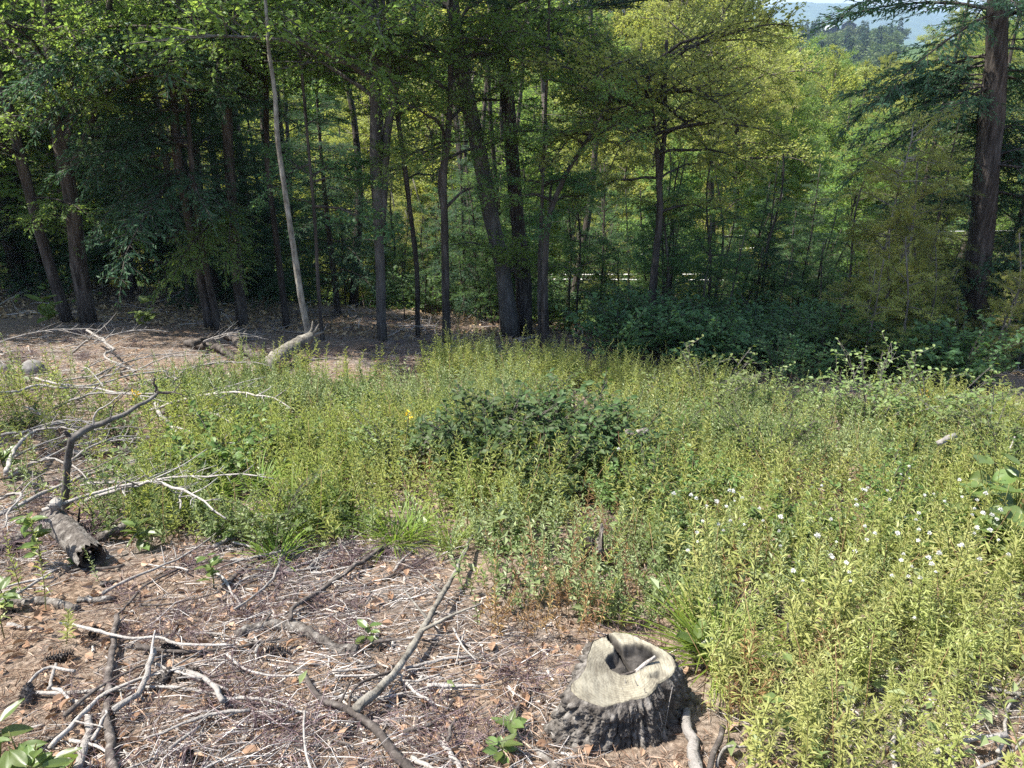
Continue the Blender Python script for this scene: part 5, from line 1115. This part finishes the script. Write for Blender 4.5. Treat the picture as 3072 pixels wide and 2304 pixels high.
# grass tufts
def tuft(rng, n=70, H=.3):
    g = Geo(); a = rng.uniform(0, 6.28, n); b_ = np.c_[np.cos(a), np.sin(a), 0*a]*rng.uniform(0, .05, (n, 1)); up = rng.uniform(.75, 1.4, n); D = np.c_[np.cos(a)*np.cos(up), np.sin(a)*np.cos(up), np.sin(up)]
    N = np.c_[-np.cos(a)*np.sin(up), -np.sin(a)*np.sin(up), np.cos(up)]; L = H*rng.uniform(.5, 1.1, n); leaves(g, b_, D, N, L, .006, 0, .2, .45, 'lance'); return g.mesh('grass_tuft', M['grass'])
TU = [tuft(rw), tuft(rw, 90, .26), tuft(rw, 60, .2)]
for px, py, k, s_, lab in ((600, 1470, 0, 1.15, 'bright grass tuft below the glossy shrub'), (640, 1500, 1, 1.1, 'bright grass tuft right of the glossy shrub'), (455, 1545, 1, 1.2, 'wide grass tuft above the long dark log'), (540, 1560, 0, 1.0, 'grass tuft at the far end of the long dark log'),
        (880, 1575, 0, 1.25, 'large bright grass tuft at the right of the dark twig'), (715, 1595, 2, 1.0, 'small round grass tuft alone on the needles'), (860, 1625, 1, 1.1, 'grass tuft just below the large bright one'), (930, 1530, 1, 1.1, 'grass tuft right of the thin dark branch'), (835, 1685, 2, 1.0, 'small leaning grass tuft at the top of the stick litter'),
        (960, 1480, 0, 1.0, 'grass tuft behind the thin dark branch'), (1180, 1640, 1, 1.0, 'grass tuft by the top of the knobbly branch'), (1230, 1625, 0, .9, 'grass tuft right of the knobbly branch top'), (1350, 1655, 2, .9, 'small grass tuft left of the leaning branch tip'), (780, 1480, 0, 1.0, 'grass tuft beside the tall dark leaved shrub'), (1040, 1570, 1, 1.0, 'grass tuft in the thin weeds above the bare litter'), (2110, 1960, 0, 1.1, 'grass tuft hanging over the right side of the stump'), (2150, 2000, 1, 1.2, 'long grass tuft right of the sawn stump')):
    obj('grass_tuft', TU[k], None, tuple(at(px, py)), lab, 'grass tuft').scale = (s_*1.1, s_*1.1, s_)

# withered orange brown stems
WDp = [stemleaf(g_, 'dry_weed', 'dry_weed') for g_ in WD]
for cx, cy_, sx, sy, n, nm in ((1800, 1640, 60, 40, 22, 'behind the small broken stump'), (1560, 1890, 90, 40, 26, 'beyond the bare litter left of the sawn stump'), (1790, 1870, 60, 30, 16, 'directly behind the sawn stump'), (2460, 2000, 60, 80, 20, 'in the foreground weeds at right'), (2200, 2120, 35, 35, 14, 'right of the grey stump root'), (2400, 1480, 40, 25, 12, 'at the middle right of the clearing'), (1330, 1455, 60, 20, 12, 'below the smaller dark bush'), (2600, 1530, 60, 30, 10, 'above the white seed heads'), (2200, 1790, 40, 50, 12, 'among weeds right of the small broken stump'), (1900, 1440, 40, 20, 10, 'below the dense bush'), (1700, 1760, 60, 30, 10, 'in front of the small broken stump')):
    for _ in range(n):
        p = at(rw.normal(cx, sx*1.0), rw.normal(cy_, sy*.9)); put('withered_weed', 'withered orange brown weed stem ' + nm, 'dead weed', tuple(p), WDp[rw.integers(0, 3)], 'withered weeds ' + nm, rw.uniform(0, 6.28), rw.uniform(.35, .85), (rw.normal(0, .25), rw.normal(0, .25)))

# white fluffy seed heads
def puff(rng, n=80, r_=.0125):
    g = Geo(); D = rdir(n, -.4, 1, rng); leaves(g, D*r_*.15, D, rdir(n, rng=rng), r_*rng.uniform(.7, 1.3, n), .0042, 0, .1, 0); return g.mesh('seed_head', M['puff'], False)
PUF = [puff(rw) for _ in range(3)]
n = 0
for k in range(70):
    px, py = (rw.normal(2680, 240), rw.normal(1840, 150)) if k < 50 else (rw.normal(2120, 170), rw.normal(1780, 110))
    if not (1830 < px < 3060 and 1640 < py < 2130): continue
    p = at(px, py); s_ = rw.uniform(.85, 1.15)
    t = put('fluffy_weed', 'weed topped with white fluffy seed heads ' + ('near the right edge' if px > 2420 else 'beyond the sawn stump'), 'weed', tuple(p), WNp[k % 5], 'fluffy weeds ' + ('near the right edge' if px > 2420 else 'beyond the stump'), rw.uniform(0, 6.28), s_)
    for q in range(int(rw.choice([1, 1, 1, 2, 3]))):
        o = obj('seed_head', PUF[q], t); o.location = (rw.normal(0, .035), rw.normal(0, .035), .50 + rw.uniform(-.06, .04)); o.scale = (rw.uniform(.4, .75),)*3

# yellow flowers
for lab, px, py in (('small yellow blossom on the weeds at middle left', 430, 1262), ('yellow blossom on the weeds right of the rounded shrub', 1230, 1335), ('yellow blossom at the far right edge of the weeds', 2748, 1240)):
    p = at(px, py + 40); g = Geo(); hgt = .35; twigs(g, [[0, 0, 0]], [[.01, 0, hgt]], .003, .002, 0)
    t = put('yellow_flower', lab, 'flower', tuple(p), [('stem', g.mesh('stem', M['weed_stem']))]); g = Geo(); leaves(g, np.tile([[.01, 0, hgt]], (26, 1)) + rw.normal(0, .02, (26, 3)), rdir(26, 0, 1, rw), rdir(26, .2, 1, rw), .025, .016, 0); obj('blossom', g.mesh('blossom', M['yellow']), t)

# big leaved plants: every leaf its own piece
def leafmesh(L, W, seed, mat='big_leaf', lobes=0.0):
    rng = np.random.default_rng(seed); nu, nv = 9, 7; u_ = np.linspace(0, 1, nu); v_ = np.linspace(-1, 1, nv); V = []
    for a in u_:
        w = W/2*(np.sin(np.pi*min(1, a*.93 + .07))**.75)*(1.0 + .35*(1 - a) + lobes*np.cos(a*9)); w = max(w, .002)
        for b_ in v_: V.append([a*L, b_*w, .16*W*abs(b_) - .35*L*a*a*.5 + .01*L*math.sin(8*a + 5*b_ + seed)])
    i = np.arange(nu - 1)[:, None]*nv; j = np.arange(nv - 1)[None]; g = Geo(); g.add(V, np.stack([i + j, i + nv + j, i + nv + j + 1, i + j + 1], -1).reshape(-1, 4)); return g.mesh('leaf', M[mat])
BL = [leafmesh(.12, .11, k) for k in range(3)]; LL = [leafmesh(.14, .055, k) for k in range(3)]; SL = [leafmesh(.06, .028, k) for k in range(3)]
def leafy(name, label, cat, base, H, n, lm, spread, sc=1.0, seed=0, flat=.3, rosette=False):
    rng = np.random.default_rng(seed); g = Geo(); st = [(0, 0, 0)]
    ns = 1 if not rosette else 3; stems = []
    for k in range(ns if not rosette else 5):
        a = rng.uniform(0, 6.28); e = np.array([np.cos(a)*spread*rng.uniform(.1, .5)*(k > 0), np.sin(a)*spread*.3*(k > 0), H*rng.uniform(.8, 1)]); stems.append(e); tube(g, spline(np.array([[0, 0, -.02], e*.5 + [.01, 0, 0], e]), 7), np.linspace(.004, .002, 7), 5, 0)
    t = put(name, label, cat, tuple(base), [('stem', g.mesh('stem', M['weed_stem']))])
    for k in range(n):
        e = stems[k % len(stems)]; f = rng.uniform(.25, 1); a = k*2.4 + rng.normal(0, .3); o = obj('leaf', lm[k % 3], t); o.location = tuple(e*f + np.array([np.cos(a), np.sin(a), 0])*.01)
        s_ = sc*rng.uniform(.7, 1.15); o.scale = (s_, s_, s_); o.rotation_euler = (rng.normal(0, .25), rng.normal(-flat, .3), a)
    return t
for k, (px, py, h, n, lab) in enumerate(((2950, 1700, .5, 22, 'big leaved vine at the right edge, its largest leaves in the middle'), (3040, 1660, .55, 20, 'big leaved vine cut by the right edge'), (2900, 1620, .4, 14, 'smaller big leaved vine above the white seed heads'), (2960, 1590, .5, 16, 'big leaved vine highest up at the right edge'))):
    leafy('broad_leaf_vine', lab, 'vine', at(px, py), h, n, BL, .35, .9, 40 + k, .1, True)
for k, (px, py, h, n, lab) in enumerate(((60, 2330, .16, 15, 'broad leaved plant in the bottom corner, left part'), (165, 2345, .14, 14, 'broad leaved plant in the bottom corner, right part'), (-10, 2300, .18, 12, 'broad leaved plant cut by the bottom left corner'))):
    leafy('broad_leaf_plant', lab, 'plant', at(px, py), h, n, LL, .2, .55, 60 + k, .35, True)
for k, (px, py, h, n, sc, lab) in enumerate(((1110, 1930, .12, 9, .9, 'green seedling standing in the stick litter by the leaning branch'), (1530, 2205, .07, 7, .95, 'green seedling alone on the needles left of the stump'), (1500, 2270, .06, 8, 1.0, 'green seedling at the bottom edge left of the stump'), (640, 1765, .2, 16, 1.0, 'green leafy seedling above the arched log'),
        (128, 1700, .32, 22, 1.1, 'upright leafy weed left of the hollow log'), (430, 1650, .18, 14, 1.3, 'leafy sprig in front of the long dark log'), (248, 1700, .07, 6, 1.0, 'small green sprig under the hollow log end'), (20, 1830, .15, 12, 1.2, 'leafy weed at the left edge above the left log'), (2080, 1985, .12, 8, 1.8, 'broad green leaf cluster over the right rim of the stump'), (15, 1430, .3, 12, 2.0, 'dark broad leaved sprig at the left edge'),
        (150, 985, .5, 12, 4.0, 'pale leafy sprig at the foot of the left trunks'), (440, 1000, .5, 12, 3.5, 'leafy sprig at the edge of the left wood'))):
    leafy('green_seedling', lab, 'seedling', at(px, py), h, n, SL, .1, sc, 80 + k, .35)

# ================================================================== LITTER
rl = np.random.default_rng(9)
def litter_density(px, py):
    d = np.where(inpoly(px, py, BARE_POLY), 1.0, 0.0); d = np.where(inpoly(px, py, LEFT_POLY), .7, d)
    d = np.maximum(d, np.where((py > 950) & (py < 1160) & (px < 2400), .55, 0)); d = np.maximum(d, .25*(py > 1150))
    return d
def spots(n, clump=0.0):
    out = []
    while len(out) < n:
        Q = np.c_[rl.uniform(-7, 4.5, n*4), 1.45 + 14*rl.uniform(0, 1, n*4)**1.8]; q = project(np.c_[Q, ground_z(Q[:, 0], Q[:, 1])])
        k = (q[:, 0] > -200) & (q[:, 0] < 3200) & (q[:, 1] < 2420) & (rl.uniform(0, 1, len(Q)) < litter_density(q[:, 0], q[:, 1])*np.clip(1 + clump*(noise(Q, .55, 6) + .5*noise(Q, 1.4, 2)), .03, 2)/(1 + clump*.6)); 
        inside = np.hypot(Q[:, 0] - SC[0], Q[:, 1] - SC[1]) < .24; out += list(Q[k & ~inside])
    Q = np.array(out[:n]); return np.c_[Q, ground_z(Q[:, 0], Q[:, 1])]
P = spots(52000); g = Geo(); L = rl.uniform(.03, .09, len(P)); D = rdir(len(P), -.12, .25, rl)
leaves(g, P + np.c_[np.zeros((len(P), 2)), rl.uniform(.004, .02, len(P))], D, rdir(len(P), .5, 1, rl), L, .0024, 0, .3, .1)
obj('needle_litter', g.mesh('needle_litter', M['needle'], False), None, None, 'brown dry pine needles strewn over the bare ground', 'litter', None, 'stuff')
P = spots(4200); g = Geo(); L = rl.uniform(.02, .06, len(P)); leaves(g, P + np.c_[np.zeros((len(P), 2)), rl.uniform(.006, .022, len(P))], rdir(len(P), -.2, .4, rl), rdir(len(P), .3, 1, rl), L, L*.6, 0, .3, .3, 'ovate')
obj('dead_leaf_litter', g.mesh('dead_leaf_litter', M['dead_leaf'], False), None, None, 'curled dead brown leaves lying on the needles', 'litter', None, 'stuff')
P = spots(4600, 1.0); g = Geo(); L = rl.uniform(.015, .06, len(P)); a = rl.uniform(0, 6.28, len(P)); D = np.c_[np.cos(a), np.sin(a), rl.uniform(-.3, .1, len(P))]; twigs(g, P + [0, 0, .008], P + [0, 0, .010] + D*L[:, None], L*.09 + .001, L*.06 + .001, 0, .03, 4, rl)
obj('wood_chip_litter', g.mesh('wood_chip_litter', M['chip'], False), None, None, 'pale wood chips and bark crumbs scattered in the litter', 'litter', None, 'stuff')
P = spots(14000, 1.3); g = Geo(); L = rl.uniform(.06, .34, len(P))*rl.uniform(.5, 1, len(P)); a = np.where(rl.uniform(0, 1, len(P)) < .5, rl.normal(.25, .5, len(P)), rl.uniform(0, 6.28, len(P))); D = np.c_[np.cos(a), np.sin(a), -.27*np.sin(a) + rl.normal(.03, .08, len(P))]; twigs(g, P + [0, 0, .012], P + [0, 0, .015] + D*L[:, None], rl.uniform(.0008, .003, len(P)), .0009, 0, .07, 3, rl)
obj('twig_litter', g.mesh('twig_litter', M['twig_mix']), None, None, 'thin dead twigs covering the needles', 'litter', None, 'stuff')
n = 16000; Q = np.c_[rl.uniform(-15, 18, n), 11.5 + 18*rl.uniform(0, 1, n)**1.4]; Q = Q[np.abs(Q[:, 0]) < .82*Q[:, 1]]; qz = ground_z(Q[:, 0], Q[:, 1]); g = Geo(); L = rl.uniform(.05, .13, len(Q))
leaves(g, np.c_[Q, qz + rl.uniform(.01, .05, len(Q))], rdir(len(Q), -.2, .35, rl), rdir(len(Q), .3, 1, rl), L, L*.6, 0, .3, .3)
P0 = np.c_[Q, qz + .03][:2600]; D = rdir(2600, -.08, .12, rl); twigs(g, P0, P0 + D*rl.uniform(.15, .9, (2600, 1)), .007, .003, 1, .06, 3, rl)
obj('forest_litter', g.mesh('forest_litter', [M['dead_leaf'], M['twig_mix']], False), None, None, 'fallen leaves and twigs on the shaded forest floor', 'litter', None, 'stuff')
# clumps of fine purplish twigs
def brush(rng):
    g = Geo(); n = 60; a = rng.uniform(0, 6.28, n); P0 = np.c_[rng.normal(0, .05, (n, 2)), rng.uniform(.005, .03, n)]; D = np.c_[np.cos(a), np.sin(a), rng.uniform(.0, .5, n)]; P1 = P0 + D*rng.uniform(.04, .16, (n, 1)); twigs(g, P0, P1, .0014, .0007, 0, .12, 3, rng)
    Q = P0 + (P1 - P0)*rng.uniform(.3, .8, (n, 1)); twigs(g, Q, Q + rdir(n, -.1, .6, rng)*rng.uniform(.02, .06, (n, 1)), .001, .0005, 0, .1, 3, rng); return g.mesh('twig_clump', M['purple_twig'])
BR = [brush(rl) for _ in range(4)]
for k, p in enumerate(spots(190, .8)):
    q = project(p)[0]
    where = 'in front of the stump' if q[0] > 1550 else ('near the bottom edge' if q[1] > 2050 else 'higher up the litter')
    o = obj('twig_clump', BR[k % 4], None, tuple(p), 'clump of fine purplish dead twigs ' + where, 'twigs', 'fine twig clumps ' + where); o.rotation_euler = (0, 0, rl.uniform(0, 6.28)); o.scale = (rl.uniform(.7, 1.3),)*3
# loose sticks, one by one
def stickmesh(rng, L, r_, mat):
    n = 12; t = np.linspace(0, 1, n); w = np.cumsum(rng.normal(0, 1, (n, 3)), 0)*L*.008; P = np.c_[t*L, .06*L*np.sin(t*rng.uniform(2, 5) + rng.uniform(0, 3)), 0*t] + w*[1, 1, .5]; g = Geo(); kn = 1 + .25*(rng.uniform(0, 1, n) > .8); tube(g, P - P[n//2], r_*(1 - .5*t)*kn, 7, 0, .09, rng=rng)
    for _ in range(rng.integers(0, 3)):
        k = rng.integers(3, n - 2); a = P[k] - P[n//2]; e = a + np.array([.5, rng.choice([-1, 1])*.6, .25])*L*rng.uniform(.1, .25); tube(g, spline(np.array([a, (a + e)/2 + [0, 0, .004], e]), 5), np.linspace(r_*.5, r_*.2, 5), 5, 0, .08, rng=rng)
    return g.mesh('stick', M[mat])
STK = [stickmesh(rl, L, r_, m) for L, r_, m in ((.5, .006, 'stick_pale'), (.4, .008, 'stick_pale'), (.3, .005, 'stick_pale'), (.65, .007, 'stick_pale'), (.22, .007, 'stick_pale'), (.35, .005, 'stick_dark'), (.5, .008, 'stick_dark'), (.25, .006, 'stick_dark'))]
for k, p in enumerate(spots(280, 1.2)):
    q = project(p)[0]; m = k % 8 if rl.uniform() < .8 else int(rl.integers(0, 5)); dark = m >= 5
    where = 'at the shaded edge of the wood' if q[1] < 1160 else ('in the brush round the bent sapling' if q[1] < 1580 and q[0] < 600 else ('among the weeds' if not inpoly(q[:1], q[1:2], BARE_POLY)[0] else ('in the litter left of the stump' if q[0] > 1100 else ('low in the stick litter' if q[1] > 2000 else 'high in the stick litter'))))
    o = obj('fallen_stick', STK[m], None, tuple(p + [0, 0, .012 + .03*rl.uniform()]), ('dark barked' if dark else 'bleached pale') + ' loose stick lying ' + where, 'stick', ('dark' if dark else 'pale') + ' sticks ' + where)
    a = rl.normal(.3, .7) if rl.uniform() < .6 else rl.uniform(0, 6.28); s_ = rl.uniform(.6, 1.25); o.scale = (s_, s_*rl.choice([-1, 1]), s_); o.rotation_euler = (.0, math.atan(.27*math.sin(a)) + rl.normal(0, .06), a)
def deadbranch(rng, L):
    g = Geo(); n = 14; t = np.linspace(0, 1, n); P = np.c_[t*L, .10*L*np.sin(t*rng.uniform(2, 5)), .06*L*np.sin(t*3)] + np.cumsum(rng.normal(0, .008*L, (n, 3)), 0); tube(g, P, .011*(1 - .8*t) + .002, 7, 0, .08, rng=rng)
    for k in range(3, n - 1):
        a = P[k]; sg = 1 if k % 2 else -1; ln = L*rng.uniform(.15, .42)*(1.1 - t[k]); e = a + np.array([.65, sg*.7, rng.uniform(-.1, .5)])*ln; tube(g, spline(np.array([a, (a + e)/2 + rng.normal(0, .04, 3)*ln, e]), 6), np.linspace(.005, .0018, 6), 5, 0, .08, rng=rng)
        twigs(g, [(a + e)/2]*2, [(a + e)/2 + rng.normal(0, .3, 3)*ln for _ in range(2)], .002, .001, 0, .05, 3, rng)
    return g.mesh('dead_branch', M['stick_pale'])
DB = [deadbranch(rl, L) for L in (1.3, 1.0, 1.6, .9)]
for k in range(34):
    px, py = (rl.uniform(-60, 520), rl.uniform(1090, 1560)) if k < 26 else (rl.uniform(-50, 1000), rl.uniform(1000, 1090))
    o = obj('dead_branch', DB[k % 4], None, tuple(at(px, py, rl.uniform(.02, .16))), 'bleached twiggy dead branch ' + ('tangled in the left brush' if k < 26 else 'lying at the edge of the left wood'), 'branch', 'dead branches ' + ('in the left brush' if k < 26 else 'at the left wood edge')); a = rl.normal(.2, .9); o.rotation_euler = (rl.normal(0, .3), math.atan(.27*math.sin(a)) - .1, a); o.scale = (rl.uniform(.6, 1.15),)*3
# pine cones
def cone(rng):
    g = Geo(); n = 70; t = np.linspace(0, 1, n); a = np.arange(n)*2.4; r_ = .016*np.sin(np.pi*(t*.85 + .1))**.8; P = np.c_[t*.09, r_*.5*np.cos(a), r_*.5*np.sin(a)]; D = np.c_[.35 + 0*t, np.cos(a), np.sin(a)]
    leaves(g, P, D, np.tile([[1., 0, 0]], (n, 1)), .012 + r_*.45, .013, 0, .2, 0); tube(g, np.c_[np.linspace(0, .09, 6), np.zeros((6, 2))], [.004, .009, .011, .01, .007, .003], 7, 0); return g.mesh('pine_cone', M['stick_dark'])
CN = [cone(rl) for _ in range(2)]
for k, (x, y, lab) in enumerate(((1045, 725, 'at the top of the pale curved branch'), (285, 812, 'left of the straight dark branch'), (1110, 962, 'right of the pale curved branch'), (1010, 1012, 'below the pale curved branch'), (165, 1110, 'low at the left'), (1890, 775, 'near the start of the dark curving branch'), (610, 600, 'under the long wavy branch'), (100, 490, 'below the flaky left log'), (1640, 690, 'below the arched log'), (1180, 1390, 'near the bottom edge'))):
    o = obj('pine_cone', CN[k % 2], None, tuple(at(*c5([(x, y)])[0], .015)), 'open grey brown pine cone ' + lab, 'pine cone'); o.rotation_euler = (rl.uniform(0, 6), 0, rl.uniform(0, 6.28)); o.scale = (1.1,)*3
